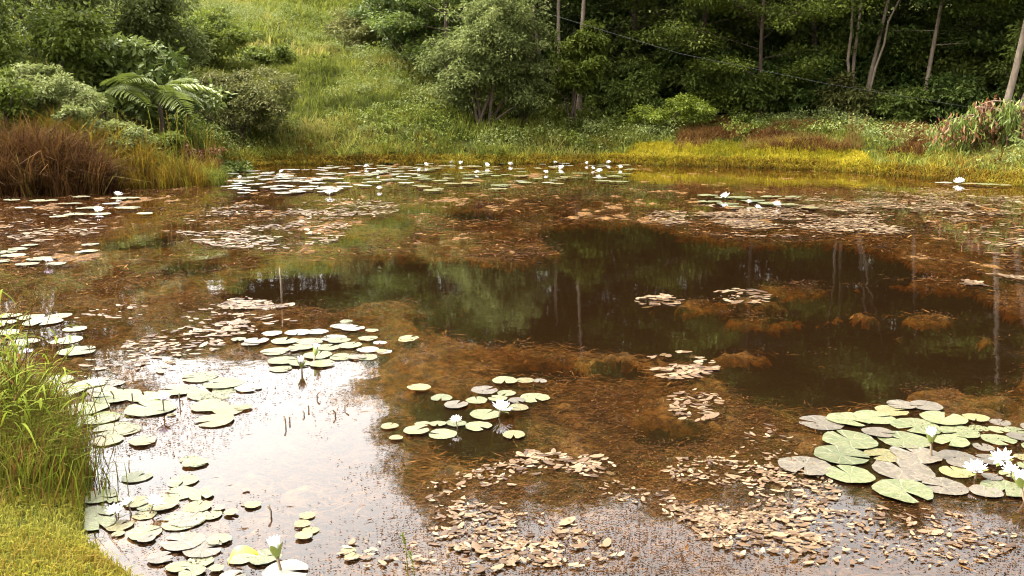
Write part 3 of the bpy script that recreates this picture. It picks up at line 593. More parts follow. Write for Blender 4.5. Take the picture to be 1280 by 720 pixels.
def make_tree(H, Rc, zb, nl=26, Lm=.2, nper=85, mat='f_mid', bark='bark_dark', r0=.2, lean=(0, 0), shape='round', stems=1, sub=4, wob=.1, tb=.5):
    """returns meshes of trunk(s), limbs and crown"""
    trunks = []; ml = MB(); cl = []; cr = []
    for s in range(stems):
        a = 6.28*s/max(stems, 1)+.4; b0 = np.array([.35*math.cos(a), .35*math.sin(a), -.3]) if stems > 1 else np.array([0, 0, -.3])
        top = np.array([lean[0]*H+(1.4*math.cos(a) if stems > 1 else 0), lean[1]*H+(1.4*math.sin(a) if stems > 1 else 0), H*.92*(1-.08*s)])
        path = wobble(b0, top, 12, wob); rad = np.linspace(r0, r0*.25, 12)*(1-.12*s); rad[0] *= 1.35
        mt = MB(); tube(mt, path, rad, 8); trunks.append((mt.mesh('trunk', M[bark], True), path))
    for k in range(nl):
        path = trunks[k % stems][1]; z = zb+(H*.93-zb)*((k+.5)/nl)**.9
        i = np.clip(np.interp(z, path[:, 2], np.arange(12)), 0, 11); st = np.array([np.interp(i, np.arange(12), path[:, c]) for c in range(3)])
        h = (z-zb)/(H-zb)
        prof = {'round': math.sqrt(max(.05, 1-(2*h-.9)**2*.85)), 'cone': 1.05-h*.75, 'top': .45+.6*math.sin(math.pi*min(1, h*.9+.1))}[shape]
        az = k*2.4+rng.normal(0, .35); Lb = Rc*prof*rng.uniform(.75, 1.15); el = R(rng.uniform(-5, 28)+25*h)
        end = st+Lb*np.array([math.cos(az)*math.cos(el), math.sin(az)*math.cos(el), math.sin(el)])
        bp = wobble(st, end, 6, .08*Lb/3); tube(ml, bp, np.linspace(max(.025, r0*.28*(1-h*.5)), .012, 6), 5)
        for q in (.55, .8, 1.0):
            cl.append(st*(1-q)+end*q+rng.normal(0, .15, 3)); cr.append(rng.uniform(.55, .9))
        for s in range(sub):
            q = rng.uniform(.35, .95); j = bp[int(q*5)]; a2 = az+rng.choice([-1, 1])*rng.uniform(.4, 1.2); l2 = Lb*rng.uniform(.25, .5)
            e2 = j+l2*np.array([math.cos(a2), math.sin(a2), rng.uniform(-.25, .45)])
            tube(ml, np.array([j, (j+e2)/2+[0, 0, .05], e2]), [.02, .014, .007], 4)
            cl.append(e2); cr.append(rng.uniform(.5, .85)); cl.append((j+e2)*.5); cr.append(rng.uniform(.4, .7))
    mc = MB(); clusters_leaves(mc, np.array(cl), np.array(cr)*max(1, Rc/4), nper, Lm, tb)
    return [t[0] for t in trunks], ml.mesh('limbs', M[bark]), mc.mesh('crown', M[mat])
def place_tree(parts, label, px, Y, rz=0, scale=1, group='forest trees behind the pond', name='tree', x=None):
    tr, lm, cr = parts; x = D(px, 200, Y)[0] if x is None else x
    th = empty(name, (x, Y, hz(x, Y)), rz); th.scale = (scale, scale, scale*.82) if not hasattr(scale, '__len__') else scale
    tag(th, label, 'tree', group)
    for t in tr:
        k = obj('trunk', t, th)
    obj('limbs', lm, th); obj('crown', cr, th); return th
T_a = make_tree(19, 5.0, 1.6, 34, .24, 80, 'f_dark', r0=.17, wob=.2)
T_b = make_tree(20, 4.6, 1.2, 36, .20, 90, 'f_mid', r0=.16, shape='top', wob=.2)
T_c = make_tree(17, 4.8, 1.4, 32, .18, 95, 'f_light', r0=.11, shape='round', tb=.5, wob=.16)
T_pale = make_tree(18, 3.6, 7.0, 22, .20, 75, 'f_mid', 'bark_pale', .11, (.04, 0), 'top', wob=.10)
T_thin = make_tree(15, 2.8, 7.5, 14, .2, 65, 'f_dark', 'bark_dark', .11, (-.03, 0), 'top', wob=.22)
T_multi = make_tree(17, 4.4, 6.5, 26, .22, 80, 'f_mid', 'bark_pale', .10, (.02, 0), 'top', stems=4, wob=.14)
T_str = make_tree(18, 4.0, 3.6, 24, .22, 80, 'f_dark', 'bark_pale', .10, (.05, 0), 'top', wob=.10)
T_lean = make_tree(13, 3.4, 5.0, 20, .2, 75, 'f_light', 'bark_pale', .17, (.16, -.02), 'top', stems=2, wob=.06)
place_tree(T_pale, 'slender pale trunk leaning right above the bright green vine thicket', 722, 39)
place_tree(T_pale, 'pale trunk just left of the leaning slender one', 699, 40.5, 1.9, .97)
place_tree(T_thin, 'thin crooked trunk behind the right side of the rounded shrub', 680, 40)
place_tree(T_multi, 'cluster of four thin stems rising from one base at the forest edge', 1066, 38)
place_tree(T_str, 'straight light grey trunk standing alone right of the four stems', 1146, 37)
place_tree(T_lean, 'forked trunk leaning out at the upper right corner', 1252, 33.5)
for k, (px, Y, T, rz, sc, lab) in enumerate([
    (560, 41, T_b, .5, .80, 'green tree rising directly behind the big rounded shrub'),
    (505, 47, T_a, 2.2, .62, 'small dark tree left of the rounded shrub'),
    (790, 43, T_a, 4.0, 1.0, 'dark leafy tree right of the slender pale trunks'),
    (865, 41, T_b, 1.3, 1.0, 'leafy tree over the bright yellow green bush'),
    (945, 38.5, T_c, 3.3, .92, 'light green tree with drooping sprays in the middle of the forest edge'),
    (1012, 43, T_a, 5.4, 1.05, 'dark tree immediately left of the four stem cluster'),
    (1110, 44, T_b, 2.9, 1.0, 'leafy tree filling the gap behind the four stem cluster and the straight trunk'),
    (1205, 39, T_b, .2, .95, 'grey green tree between the straight trunk and the leaning forked trunk'),
    (1310, 39, T_a, 1.1, 1.0, 'dark tree at the right edge behind the leaning forked trunk'),
    (1400, 36, T_c, 2.1, 1.0, 'light green tree beyond the right edge'),
    (640, 45, T_a, 3.0, .95, 'dark tree in shade behind the thin crooked trunk')]):
    place_tree(T, lab, px, Y, rz, sc)
back = [(600, 70, T_a), (690, 72, T_b), (780, 70, T_a), (870, 72, T_b), (960, 70, T_a), (1050, 71, T_b), (1140, 70, T_a), (1230, 69, T_b), (540, 60, T_a), (620, 61, T_a), (700, 60, T_b), (785, 60, T_a), (865, 61, T_b), (945, 60, T_a), (1025, 61, T_b), (1105, 60, T_a), (1190, 59, T_a), (1275, 58, T_b), (1370, 56, T_a), (580, 52, T_a), (665, 51, T_b), (745, 50, T_a), (825, 52, T_a), (905, 50, T_b), (985, 51, T_a), (1065, 51, T_a), (1150, 50, T_b), (1235, 49, T_a), (1320, 48, T_a), (1420, 45, T_b)]
for k, (px, Y, T) in enumerate(back):
    place_tree(T, 'tall dark tree in the shaded back row of the forest', px, Y, k*1.7, 1.1, 'back row of the forest')
for k, (px, Y, T) in enumerate([(205, 84, T_a), (245, 88, T_b), (285, 84, T_a), (325, 88, T_b), (365, 85, T_b), (405, 88, T_a), (445, 84, T_b), (480, 80, T_a)]):
    place_tree(T, 'tree in the row along the crest of the grassy hill', px, Y, k*1.3, (1.15, 1.15, .40+.04*(k % 3)), 'trees on the hill crest')
def shrub(label, px, Y, wd, ht, mat, Lm=.12, ncl=70, nper=110, tb=.5, lum=.35, stems=6, group='shrubs and bushes', name='shrub', zoff=0, low=.05, aspect=.42, bark='bark_dark'):
    x = D(px, 150, Y)[0]; base = (x, Y, hz(x, Y)+zoff); th = empty(name, base); tag(th, label, 'bush', group)
    cl = []; rx = wd*.5
    lobes = [(rng.uniform(-.6, .6)*rx, rng.uniform(-.5, .5)*rx*.8, rng.uniform(.25, .8)*ht, rng.uniform(.3, .58)) for _ in range(9)]+[(0, 0, ht*.5, .75)]
    while len(cl) < ncl:
        l = lobes[rng.integers(len(lobes))]; o_ = norm(rng.normal(0, 1, 3))*rng.random()**.35
        p = np.array([l[0]+o_[0]*rx*l[3], l[1]+o_[1]*rx*.85*l[3], l[2]+o_[2]*ht*.5*l[3]])
        if p[2] > low*ht and p[2] < ht: cl.append(p)
    cl = np.array(cl); mc = MB(); clusters_leaves(mc, cl, rng.uniform(.5, 1.1, ncl)*lum*max(.6, wd/4), nper, Lm, tb, aspect=aspect, flat_=.6)
    obj('foliage', mc.mesh('foliage', M[mat]), th)
    for s in range(stems):
        e = cl[rng.integers(ncl)]; m_ = MB(); b0 = np.array([rng.normal(0, .12)*wd*.4, rng.normal(0, .1), -.15])
        tube(m_, wobble(b0, e, 6, .05), np.linspace(.05*ht/4+.012, .012, 6), 5); obj('stem', m_.mesh('stem', M[bark]), th)
    return th
# the big rounded shrub
shrub('big rounded grey green shrub standing alone on the grassy bank', 607, 36, 5.3, 5.6, 'f_shrub', .15, 360, 110, .58, .40, 9, low=.04)
shrub('lower right lobe of grey green bush leaning beside the rounded shrub', 655, 36.5, 3.0, 3.2, 'f_shrub', .15, 110, 120, .52, .42, 4, low=.15)
shrub('bright green vine thicket at the foot of the slender pale trunks', 716, 37.6, 3.2, 4.2, 'f_light', .2, 100, 100, .6, .45, 4)
shrub('bright yellow green bush on the meadow in front of the dark forest', 832, 37, 3.4, 1.7, 'f_yellow', .12, 60, 130, .6, .4, 4)
U = 'understory shrubs at the forest edge'
for (px, Y, wd, ht, mat, lab) in [
    (765, 41, 4.0, 4.6, 'f_mid', 'dark bush between the vine thicket and the yellow green bush'),
    (850, 41.5, 4.6, 4.2, 'f_dark', 'dark bush behind the yellow green bush'),
    (915, 40.5, 4.4, 3.4, 'f_dark', 'low dark bush behind the red brown grass'),
    (985, 40, 4.6, 3.6, 'f_dark', 'dark bush left of the four stem cluster'),
    (1135, 36.4, 2.6, 1.6, 'f_mid', 'low bush at the foot of the straight grey trunk'),
    (1195, 36.0, 3.0, 2.2, 'f_dark', 'low dark bush left of the fallen tree'),
    (880, 39.2, 3.6, 3.0, 'f_mid', 'bush just right of the yellow green bush'),
    (950, 38.6, 3.4, 2.4, 'f_mid', 'low bush below the light green tree'),
    (1015, 38.2, 3.4, 2.8, 'f_dark', 'low dark bush touching the four stem cluster on its left'),
    (790, 39.4, 3.6, 3.2, 'f_mid', 'bush just left of the yellow green bush'),
    (1060, 37.2, 3.2, 2.2, 'f_dull', 'dull olive bush at the foot of the four stems'),
    (1112, 39.5, 4.6, 3.4, 'f_dark', 'dark bush between the four stems and the straight trunk'),
    (1175, 38.5, 4.4, 4.4, 'f_mid', 'leafy bush right of the straight grey trunk'),
    (1235, 38, 4.6, 5.0, 'f_dark', 'dark bush behind the fallen tree'),
    (1310, 35, 5.0, 5.0, 'f_mid', 'bush at the right edge above the fallen tree'),
    (735, 44, 5.0, 6.0, 'f_dark', 'tall shaded bush in the gap right of the slender pale trunks'),
    (810, 45, 5.5, 6.5, 'f_mid', 'tall bush in shade behind the dark bush near the vine thicket'),
    (885, 44.5, 5.5, 6.0, 'f_dark', 'tall shaded bush over the red brown grass'),
    (960, 44, 5.5, 6.5, 'f_dark', 'tall shaded bush under the light green tree'),
    (1030, 44, 5.5, 6.0, 'f_mid', 'tall bush just behind the four stem cluster'),
    (1090, 44.5, 5.5, 6.5, 'f_dark', 'tall shaded bush right behind the four stem cluster'),
    (1160, 43, 5.5, 6.5, 'f_dark', 'tall shaded bush behind the straight grey trunk'),
    (1230, 42, 5.5, 6.5, 'f_mid', 'tall bush under the leaning forked trunk'),
    (1300, 41, 5.5, 7.0, 'f_dark', 'tall shaded bush in the upper right corner'),
    (590, 44, 5.0, 6.0, 'f_dark', 'tall shaded bush hidden behind the rounded shrub'),
    (660, 42, 4.0, 4.6, 'f_dark', 'shaded bush behind the rounded shrub on its right'),
    (520, 43, 4.8, 4.2, 'f_dark', 'dark shrub on the slope left of the rounded shrub')]:
    shrub(lab, px, Y, wd, ht, mat, .2, 75, 95, .45, .5, 4, U)
G = 'bushes on the left bank'
shrub('tangled olive bush with dry stems on the left slope', 296, 33.5, 4.6, 3.1, 'f_dull', .13, 160, 110, .68, .36, 14, G)
shrub('tall spreading tree crown above the dark large leaved bush', 70, 35, 7.0, 7.5, 'f_shrub', .2, 220, 90, .42, .55, 6, G, low=.05)
shrub('tall dark crown behind the tangled olive bush', 190, 38, 5.0, 5.4, 'f_shrub', .2, 170, 90, .5, .55, 6, G, low=.1)
shrub('tall crown beyond the left edge above the russet grass', -90, 27, 7.0, 8.0, 'f_mid', .2, 200, 90, .45, .6, 6, G, low=.1)
shrub('dark large leaved bush in the upper left', 175, 29.5, 4.6, 3.4, 'f_dark', .26, 80, 80, .6, .5, 6, G, aspect=.5)
shrub('dark green bush at the very top left corner', 60, 28, 4.2, 3.4, 'f_light', .18, 80, 85, .45, .5, 6, G, aspect=.5)
shrub('light grey green bush above the russet grass clump', 70, 23.8, 3.0, 1.9, 'f_shrub', .12, 90, 110, .8, .36, 5, G)
shrub('small bush at the left edge above the russet grass', 5, 22.6, 1.8, 1.7, 'f_light', .13, 40, 100, .6, .4, 4, G)
shrub('olive green bush under the large arching fern', 140, 23.0, 2.4, 1.25, 'f_shrub', .12, 60, 100, .5, .4, 4, G)
shrub('small light green bush under the right hand fern', 205, 25.6, 1.8, 1.2, 'f_light', .13, 46, 100, .6, .36, 4, G)
shrub('russet dead bush under the arching fern', 235, 26.2, 2.2, .9, 'f_dead', .12, 36, 80, .4, .4, 5, G)
shrub('dark leafy weed patch right of the fern', 270, 28, 2.0, 1.0, 'f_mid', .2, 30, 70, .45, .4, 3, G)
shrub('pale bush high on the left of the grassy slope', 262, 42, 4.4, 2.8, 'f_light', .16, 110, 90, .6, .5, 4, G)
shrub('small yellowish bush near the top of the grassy slope', 450, 47, 4.0, 3.0, 'f_dull', .18, 60, 90, .75, .5, 4, G)
shrub('low green bush on the grassy slope under the dark small tree', 340, 45, 3.4, 1.5, 'f_light', .16, 44, 90, .5, .45, 3, G)

for px, lab in ((225, 'leftmost low bush on the hill crest'), (290, 'second low bush on the hill crest'), (350, 'third low bush on the hill crest'), (410, 'fourth low bush on the hill crest'), (470, 'rightmost low bush on the hill crest')):
    shrub(lab, px, 84, 9.5, 8.5, 'f_mid', .4, 150, 80, .5, .6, 3, 'bushes on the hill crest')
# arching fern fronds
def frond_mesh(L, curve):
    mb = MB(); n = 24; t = np.linspace(0, 1, n); x = L*t*(1-.12*t); z = curve*L*(.9*t-1.25*t*t)
    P = np.stack([x, 0*t, z], 1); tube(mb, P, np.linspace(.012, .003, n), 4, .3)
    for k in range(3, n):
        pl = L*.24*math.sin(math.pi*min(1, (k/n)*.85+.12))**.8+.02
        for s in (-1, 1):
            d = np.array([[.45, s, -.25+rng.normal(0, .08)]])
            leafs(mb, P[k][None], d, np.array([[0, 0, 1.]]), pl*1.15, .075*L/2, np.clip(rng.normal(.38, .15), 0, 1), .15, .18)
    return mb.mesh('frond', M['f_fern'])
FR = [frond_mesh(2.0, .55), frond_mesh(1.7, .7)]
for px, py, Y, n, sc, lab in ((126, 122, 26.4, 11, 1.05, 'large yellow green fern arching over the bank on the left'), (198, 120, 27.4, 11, 1.0, 'smaller fern right of the large arching one')):
    p = D(px, py, Y); th = empty('fern', (p[0], p[1], hz(p[0], p[1]))); tag(th, lab, 'fern', 'ferns on the left bank')
    hh = p[2]-hz(p[0], p[1]); mb = MB(); tube(mb, [(0, 0, -.2), (.05, 0, hh*.6), (0, 0, hh)], [.07, .06, .05], 6); obj('stem', mb.mesh('stem', M['bark_dark']), th)
    for k in range(n): obj('frond', FR[k % 2], th, (0, 0, hh), (rng.normal(0, .25), rng.uniform(-.45, .1), -3.2+4.6*k/n+rng.normal(0, .15)), sc*rng.uniform(.8, 1.1))

# fallen tree heap on the right
p = D(1235, 170, 26.5); base = np.array([p[0], p[1], hz(p[0], p[1])]); th = empty('fallen_tree', base)
tag(th, 'fallen tree heap of bare branches with drooping green and russet leaves at the right edge', 'fallen tree')
mb = MB(); tube(mb, wobble((1.8, .6, .9), (-.6, -.3, 1.25), 8, .06), np.linspace(.12, .05, 8), 7); obj('trunk', mb.mesh('trunk', M['deadwood'], True), th)
cg, cb = [], []
for k in range(16):
    a = rng.uniform(2.2, 4.6); L = rng.uniform(.9, 1.9); st = np.array([rng.uniform(-.2, 1.5), rng.normal(0, .3), rng.uniform(.9, 1.35)])
    e = st+np.array([math.cos(a)*L, math.sin(a)*L*.6, rng.uniform(-.7, .25)]); mb = MB()
    m_ = (st+e)/2+[0, 0, .3]; q = np.linspace(0, 1, 7)[:, None]; tube(mb, (1-q)**2*st+2*q*(1-q)*m_+q*q*e, np.linspace(.035, .008, 7), 5)
    obj('branch', mb.mesh('branch', M['deadwood']), th)
    for j in (.5, .75, 1): (cg if rng.random() < .62 else cb).append((1-j)**2*st+2*j*(1-j)*m_+j*j*e-[0, 0, .12])
for k in range(40):
    pnt = np.array([rng.uniform(-1.2, 1.9), rng.uniform(-.7, .6), 0]); pnt[2] = rng.uniform(.15, 1.0)*(1-.3*abs(pnt[0]-.4)/1.6)
    (cg if rng.random() < .5 else cb).append(pnt)
for nm, C, mt, tb in (('green_leaves', cg, 'f_mid', .5), ('dead_leaves', cb, 'f_dead', .38)):
    mb = MB(); C = np.array(C); n = len(C)*38; ci = np.repeat(np.arange(len(C)), 38)
    P = C[ci]+rng.normal(0, .16, (n, 3)); d = rng.normal(0, .4, (n, 3))+[0, 0, -1.0]; up = rng.normal(0, 1, (n, 3))
    L = rng.uniform(.13, .26, n); leafs(mb, P, d, up, L, L*.3, np.clip(rng.normal(tb, .2, n), 0, 1)); obj(nm, mb.mesh(nm, M[mt]), th)

# cable
mb = MB(); ends = [D(600, -12, 38.4), D(668, 12, 37.2), D(850, 67, 36.2), D(1030, 104, 35.6), D(1200, 132, 35.0), D(1290, 150, 34.6)]
tube(mb, ends, .0065, 5); tag(obj('cable', mb.mesh('cable', M['cable'])), 'thin grey cable slanting down across the front of the dark forest', 'cable')

# ------------------------------------------------------------ grasses
def scatter(n, x0, x1, y0, y1, f):
    x = rng.uniform(x0, x1, n); y = rng.uniform(y0, y1, n); sd = shore_sd(x, y); k = f(x, y, sd) & (sd > .02)
    x, y, sd = x[k], y[k], sd[k]; return np.stack([x, y, groundz(x, y, sd)], 1), sd
def pxof(x, y): return 640+FPX*x/np.maximum(y, .1)   # direction seen from the bank
def stuff(name, mb, mat, label, cat='grass'): return tag(obj(name, mb.mesh(name, M[mat])), label, cat, kind='stuff')
def tufts(mb, n, per, rad, x0, x1, y0, y1, f, h, wd, lean, tone, curve=.8):
    """tussocks: blades fanning out of shared roots; h, tone are functions of (x, y)"""
    P, sd = scatter(n, x0, x1, y0, y1, f); m = len(P); ci = np.repeat(np.arange(m), per); k = m*per
    a = rng.uniform(0, 6.28, k); r = np.abs(rng.normal(0, rad, k)); Q = P[ci].copy(); Q[:, 0] += r*np.cos(a); Q[:, 1] += r*np.sin(a)
    hs_ = h(P[:, 0], P[:, 1])*rng.uniform(.55, 1.35, m); tn = tone(P[:, 0], P[:, 1])+rng.normal(0, .13, m)
    az = np.where(rng.random(k) < .7, a, rng.uniform(0, 6.28, k))
    blades(mb, Q, hs_[ci]*rng.uniform(.5, 1.15, k), wd*rng.uniform(.6, 1.35, k), rng.uniform(*lean, k)*(.5+rng.random(m)[ci]), az, np.clip(tn[ci]+rng.normal(0, .12, k), 0, 1), curve)
yel = lambda x, y, s: (s < .3+2.3*sstep(690, 880, pxof(x, y))*sstep(1110, 1020, pxof(x, y))+2.2*(fbm(x*.6, y*.6, 97, 3)-.5)) & (pxof(x, y) > 690) & (pxof(x, y) < 1110)
red = lambda x, y, s: (s > 1.4) & (s < 7) & (pxof(x, y) > 845) & (pxof(x, y) < 1150) & (fbm(x*.5, y*.5, 52, 4) > .51)
inview = lambda x, y: np.abs(pxof(x, y)-640) < 760
# hillside
mb = MB()
tufts(mb, 31000, 8, .09, -30, 20, 20, 46, lambda x, y, s: (s > .2) & ~((x > 2) & (y > 41)) & ~yel(x, y, s) & ~red(x, y, s) & inview(x, y),
      lambda x, y: (.2+.55*fbm(x*.8, y*.8, 64, 3))*np.where(x > 5, .62, 1), .03, (.25, 1.15), lambda x, y: (fbm(x*.35, y*.35, 61, 4)-.5)*2.2+.5)
tufts(mb, 15000, 6, .18, -45, 8, 44, 92, lambda x, y, s: ~((x > 2) & (y > 41)) & inview(x, y), lambda x, y: .35+.7*fbm(x*.5, y*.5, 64, 3), .075, (.25, 1.1), lambda x, y: (fbm(x*.25, y*.25, 61, 4)-.5)*1.7+.52)
stuff('hillside_grass', mb, 'g_hill', 'tall light green grass covering the hillside and banks')
# broad leaved weeds among it
mb = MB(); P, sd = scatter(11500, -30, 14, 22, 66, lambda x, y, s: (s > .8) & ~((x > 1) & (y > 40)) & ~yel(x, y, s) & ~red(x, y, s) & (fbm(x*.3, y*.3, 88, 3) > .42))
hw = rng.uniform(.05, .45, len(P))+.9*np.maximum(fbm(P[:, 0]*.6, P[:, 1]*.6, 93, 3)-.35, 0); Cw = P+np.stack([0*hw, 0*hw, hw], 1); pick = fbm(P[:, 0]*.45, P[:, 1]*.45, 95, 3)+rng.normal(0, .05, len(P)) > .5
clusters_leaves(mb, Cw[pick], rng.uniform(.22, .6, pick.sum()), 26, .13, .6)
stuff('hillside_weeds', mb, 'f_light', 'leafy green weeds growing among the hillside grass', 'weeds')
mb = MB(); clusters_leaves(mb, Cw[~pick], rng.uniform(.22, .6, (~pick).sum()), 26, .12, .62)
stuff('hillside_herbs', mb, 'f_shrub', 'grey green low herbs in patches on the hillside', 'weeds')
# orange fringe along the shore, hanging over the water
mb = MB()
tufts(mb, 5200, 8, .06, -13, 18, 18.5, 37, lambda x, y, s: (s < 1.9) & ~yel(x, y, s-.5) & inview(x, y) & (fbm(x*.5, y*.5, 41, 3)+.2*(s < .5) > .42), lambda x, y: .16+.55*fbm(x*.9, y*.9, 42, 3), .026, (.15, 1.2), lambda x, y: (fbm(x*.7, y*.7, 44, 3)-.5)*1.6+.5)
sp = np.array(SHORE[6:24]); seg = np.linalg.norm(np.diff(sp, axis=0), axis=1); si = rng.choice(len(seg), 70000, p=seg/seg.sum()); q = rng.random(70000)[:, None]
B = sp[si]*(1-q)+sp[si+1]*q; e = norm(sp[si+1]-sp[si]); B = B+np.stack([e[:, 1], -e[:, 0]], 1)*rng.uniform(-.8, .8, 70000)[:, None]
sd = shore_sd(B[:, 0], B[:, 1]); k = (sd > -.14) & (sd < .4); B = B[k]; P = np.stack([B[:, 0], B[:, 1], np.maximum(groundz(B[:, 0], B[:, 1], sd[k]), -.01)], 1)
k = len(P); blades(mb, P, rng.uniform(.08, .34, k), .024*rng.uniform(.6, 1.3, k), rng.uniform(.3, 1.3, k), rng.uniform(3.14, 6.28, k), np.clip(fbm(P[:, 0]*.7, P[:, 1]*.7, 46, 3)+rng.normal(0, .2, k), 0, 1), 1.0)
stuff('shore_grass', mb, 'g_orange', 'orange and green sedge fringe along the far waterline')
# yellow short grass tongue, right of centre
mb = MB()
tufts(mb, 15000, 7, .06, 1, 13, 25, 37, yel, lambda x, y: .12+.22*fbm(x*.9, y*.9, 48, 3), .022, (.2, 1.1), lambda x, y: (fbm(x*.8, y*.8, 47, 3)-.5)*1.5+.55)
stuff('yellow_grass', mb, 'g_yellow', 'bright yellow short grass tongue on the far shore right of centre')
# red brown grass behind it
mb = MB()
tufts(mb, 9000, 8, .09, 4, 15, 26, 39, red, lambda x, y: .22+.4*fbm(x*.9, y*.9, 58, 3), .024, (.2, 1.0), lambda x, y: (fbm(x*.9, y*.9, 57, 3)-.5)*1.6+.45)
stuff('red_brown_grass', mb, 'g_red', 'red brown dry grass band on the meadow before the forest')
# clumps that stand on their own
def clump(label, px, py, n, rad, h, wd, mat, lean=(.1, .7), tb=.5, name='grass_clump', group='grass clumps on the far bank', Y=None, stemf=0, cat='grass clump'):
    p = W(px, py) if Y is None else D(px, py, Y); z = max(hz(p[0], p[1]), -.05); th = empty(name, (p[0], p[1], z)); tag(th, label, cat, group)
    mb = MB(); m = max(6, n//45); a = rng.uniform(0, 6.28, m); r = np.sqrt(rng.random(m)); cx = rad[0]*r*np.cos(a); cy = rad[1]*r*np.sin(a)
    hm = h*rng.uniform(.5, 1.1, m)*(1.08-.45*r); la = rng.uniform(0, 6.28, m); ll = rng.uniform(.0, .7, m); tm = rng.normal(0, .17, m)
    ci = rng.integers(0, m, n); x = cx[ci]+rng.normal(0, .09, n); y = cy[ci]+rng.normal(0, .09, n)
    gz_ = np.maximum(groundz(p[0]+x, p[1]+y), -.12)-z; P = np.stack([x, y, gz_], 1)
    ux = np.cos(la[ci])*ll[ci]+rng.normal(0, .5, n); uy = np.sin(la[ci])*ll[ci]+rng.normal(0, .5, n)
    blades(mb, P, hm[ci]*rng.uniform(.4, 1.1, n), wd*rng.uniform(.6, 1.3, n), lean[0]+(lean[1]-lean[0])*np.hypot(ux, uy), np.arctan2(uy, ux), np.clip(tb+tm[ci]+rng.normal(0, .17, n), 0, 1), .9)
    obj('blades', mb.mesh('blades', M[mat]), th)
    if stemf:
        mb = MB()
        for k in range(stemf):
            b0 = np.array([rng.normal(0, rad[0]*.4), rng.normal(0, rad[1]*.4), 0]); e = b0+np.array([rng.normal(0, .18), rng.normal(0, .1), h*rng.uniform(.9, 1.3)])
            tube(mb, np.array([b0, (b0+e)/2+rng.normal(0, .03, 3), e]), [.008, .007, .004], 4, rng.random())
        obj('stems', mb.mesh('stems', M[mat]), th)
    return th
clump('big russet clump of dead drooping grass at the left waterline', 48, 240, 11000, (1.75, 1.0), 2.0, .026, 'g_dry', (.05, .62), .45)
clump('green and russet grass clump behind the big russet one', 110, 190, 3500, (1.5, .8), 1.5, .03, 'g_orange', (.05, .6), .6, Y=22.4)
clump('tall thin brown reeds at the corner of the left bank', 200, 232, 3200, (1.15, .8), 1.45, .018, 'g_orange', (.02, .4), .35, stemf=16)
clump('green and straw grass mixed into the tall thin reeds', 222, 230, 2400, (1.2, .7), 1.15, .02, 'g_hill', (.05, .6), .5)
clump('upright reed tuft at the waterline right of the tall thin reeds', 258, 226, 700, (.35, .3), 1.2, .018, 'g_orange', (.02, .25), .35, stemf=14)
clump('dark red grass tuft in the middle of the meadow', 908, 186, 2200, (1.1, .6), .9, .022, 'g_red', (.1, .7), .4, Y=34.5)
clump('thin upright tan reed tuft right of the yellow grass', 1065, 200, 420, (.28, .25), 1.05, .018, 'g_red', (.02, .25), .75, Y=30.2, stemf=12)
clump('second small red grass tuft left of the tan reed tuft', 985, 176, 1200, (.8, .5), .75, .022, 'g_red', (.1, .7), .45, Y=35)
clump('green leafy sedge tuft overhanging the water below the rounded shrub', 625, 197, 900, (.6, .4), .8, .028, 'g_hill', (.1, .7), .4, Y=33.4)
clump('bright green grass tuft by the forest edge behind the red grass', 970, 150, 1600, (1.2, .5), .8, .03, 'f_yellow', (.1, .5), .5, Y=37.5)
clump('bright sedge clump on the shore right of the pale pads', 485, 195, 1500, (1.3, .5), .75, .028, 'g_hill', (.1, .7), .6, Y=33.6)

# near bank: tall grass clump with leafy stems
p = np.array([-2.42, 4.25, 0]); th = empty('grass_clump', (p[0], p[1], .1)); tag(th, 'tall lush green grass clump at the left edge in the foreground', 'grass clump')
ml, mst = MB(), MB()
for k in range(210):
    f = rng.random(); bx = np.array([-2.3-.85*f+rng.normal(0, .11), 3.8+1.1*f+rng.normal(0, .15)]); gzb = max(hz(*bx), -.05)
    h = rng.uniform(.18, .62)*(1-.25*abs(f-.5)); e = np.array([bx[0]+rng.normal(.05, .14), bx[1]+rng.normal(0, .12), gzb+h])
    b0 = np.array([bx[0], bx[1], gzb]); mid = (b0+e)/2+[rng.normal(0, .03), rng.normal(0, .03), .03]
    q = np.linspace(0, 1, 6)[:, None]; path = (1-q)**2*b0+2*q*(1-q)*mid+q*q*e-[p[0], p[1], .1]
    tube(mst, path, np.linspace(.003, .0015, 6), 3, rng.uniform(.0, .6))
    for j in range(rng.integers(4, 8)):
        s = path[min(5, 1+j*5//7)]; az = rng.uniform(0, 6.28); L = rng.uniform(.12, .30); wd = rng.uniform(.006, .013); el = rng.uniform(.35, 1.2)
        u = np.linspace(0, 1, 6)[:, None]; dh = np.array([math.cos(az), math.sin(az), 0])
        c = s+dh*L*u*math.cos(el)+np.array([0, 0, 1])*(L*u*math.sin(el)-L*.55*u*u); sdv = np.array([-math.sin(az), math.cos(az), 0])
        ww = wd*np.array([.6, 1, 1, .8, .5, .04])[:, None]*.5
        V = np.concatenate([c+sdv*ww, c-sdv*ww]); F = []
        for i in range(5): F += [(i, i+1, i+7), (i, i+7, i+6)]
        ml.add(V, F, 0.02 if rng.random() < .16 else np.clip(rng.normal(.66, .2), 0, 1))
obj('leaves', ml.mesh('leaves', M['g_tall']), th); obj('stems', mst.mesh('stems', M['g_tall']), th)
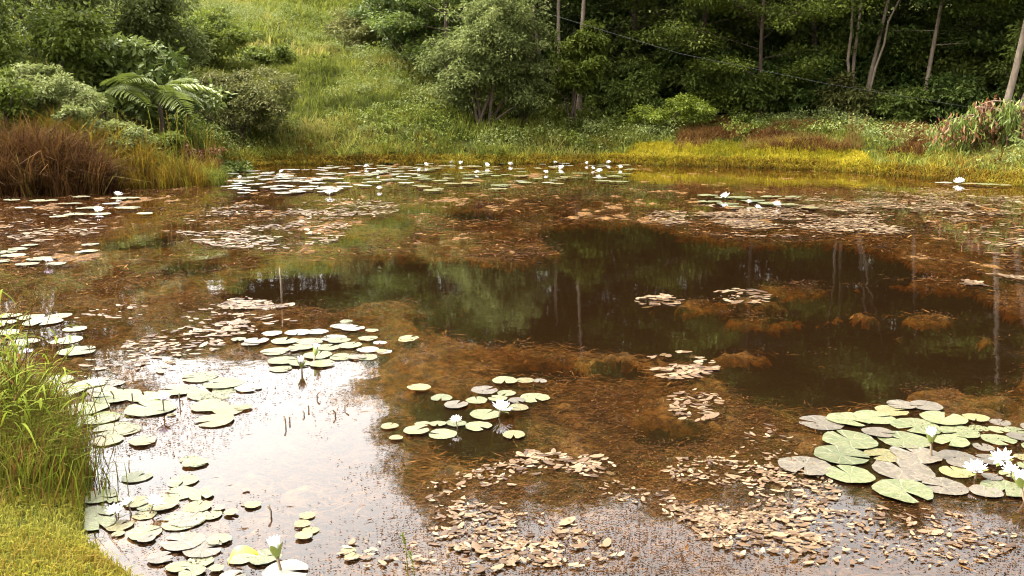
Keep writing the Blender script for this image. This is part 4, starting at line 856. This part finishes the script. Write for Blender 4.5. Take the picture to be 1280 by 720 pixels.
for px, py, dx, hpx in ((12, 400, .05, 60), (45, 410, .12, 70), (75, 425, .25, 75), (60, 400, -.05, 60), (110, 470, .18, 60), (30, 430, .1, 80)):
    mb = MB(); b0 = np.array([-2.4+rng.normal(0, .2), 4.3+rng.normal(0, .25), .1]); e = D(px, py-hpx*.8, b0[1]+.1); m_ = (b0+e)/2+[-.05, 0, .06]
    q = np.linspace(0, 1, 7)[:, None]; path = (1-q)**2*b0+2*q*(1-q)*m_+q*q*e-[p[0], p[1], .1]; tube(mb, path, np.linspace(.0025, .0015, 7), 4, .05)
    for j in range(9):
        C = path[5+(j > 4)][None]+rng.normal(0, .006, (1, 3)); leafs(mb, C, np.array([[rng.normal(.2, .4), rng.normal(0, .3), .8]]), np.array([[0, 1., 0]]), .02, .006, .1)
    obj('seed_stem', mb.mesh('seed_stem', M['g_tall']), th)
# edge sedges, dry bottom layer of the clump
mb = MB(); n = 7000; f = rng.random(n); x = -2.1-.85*f+rng.normal(0, .13, n); y = 3.6+1.3*f+rng.normal(0, .16, n); z = np.maximum(groundz(x, y), -.04)
blades(mb, np.stack([x, y, z], 1), rng.uniform(.08, .34, n), rng.uniform(.003, .007, n), rng.uniform(.1, .9, n), rng.uniform(0, 6.28, n), np.clip(rng.normal(.22, .25, n), 0, 1), .9)
stuff('bank_grass', mb, 'g_tall', 'dry and green short grass at the foot of the tall clump')
# lawn
mb = MB(); P, sd = scatter(150000, -3.8, -.4, 1.2, 4.6, lambda x, y, s: (s > .03) & (s < 1.6))
k = len(P); pn = fbm(P[:, 0]*4, P[:, 1]*4, 71, 3)
blades(mb, P, rng.uniform(.015, .05, k), rng.uniform(.0025, .006, k), rng.uniform(.2, 1.2, k), rng.uniform(0, 6.28, k), np.clip(pn+rng.normal(.02, .2, k), 0, 1), .8)
stuff('lawn', mb, 'g_lawn', 'short yellow green lawn on the near bank at lower left')
# two grass seed heads rising from the water at the bottom
for px, py, h, lab in ((511, 724, .15, 'single green grass seed head rising from the water at the bottom, taller left one'), (520, 735, .11, 'single green grass seed head rising from the water at the bottom, shorter right one')):
    p = W(px, py); th = empty('wild_grass', p); tag(th, lab, 'grass stem', 'grass stems at the bottom edge'); mb = MB()
    tube(mb, [(0, 0, -.1), (-.005, 0, h*.5), (-.012, 0, h)], [.002, .0018, .0015], 4, .6); obj('stalk', mb.mesh('stalk', M['g_tall']), th)
    mb = MB(); C = np.linspace(0, 1, 14)[:, None]*[-.006, 0, .04]+[-.012, 0, h-.01]; leafs(mb, C, rng.normal(0, .35, (14, 3))+[-.2, 0, 1], np.tile([0, 1., 0], (14, 1)), .016, .006, .6); obj('seed_head', mb.mesh('seed_head', M['g_tall']), th)
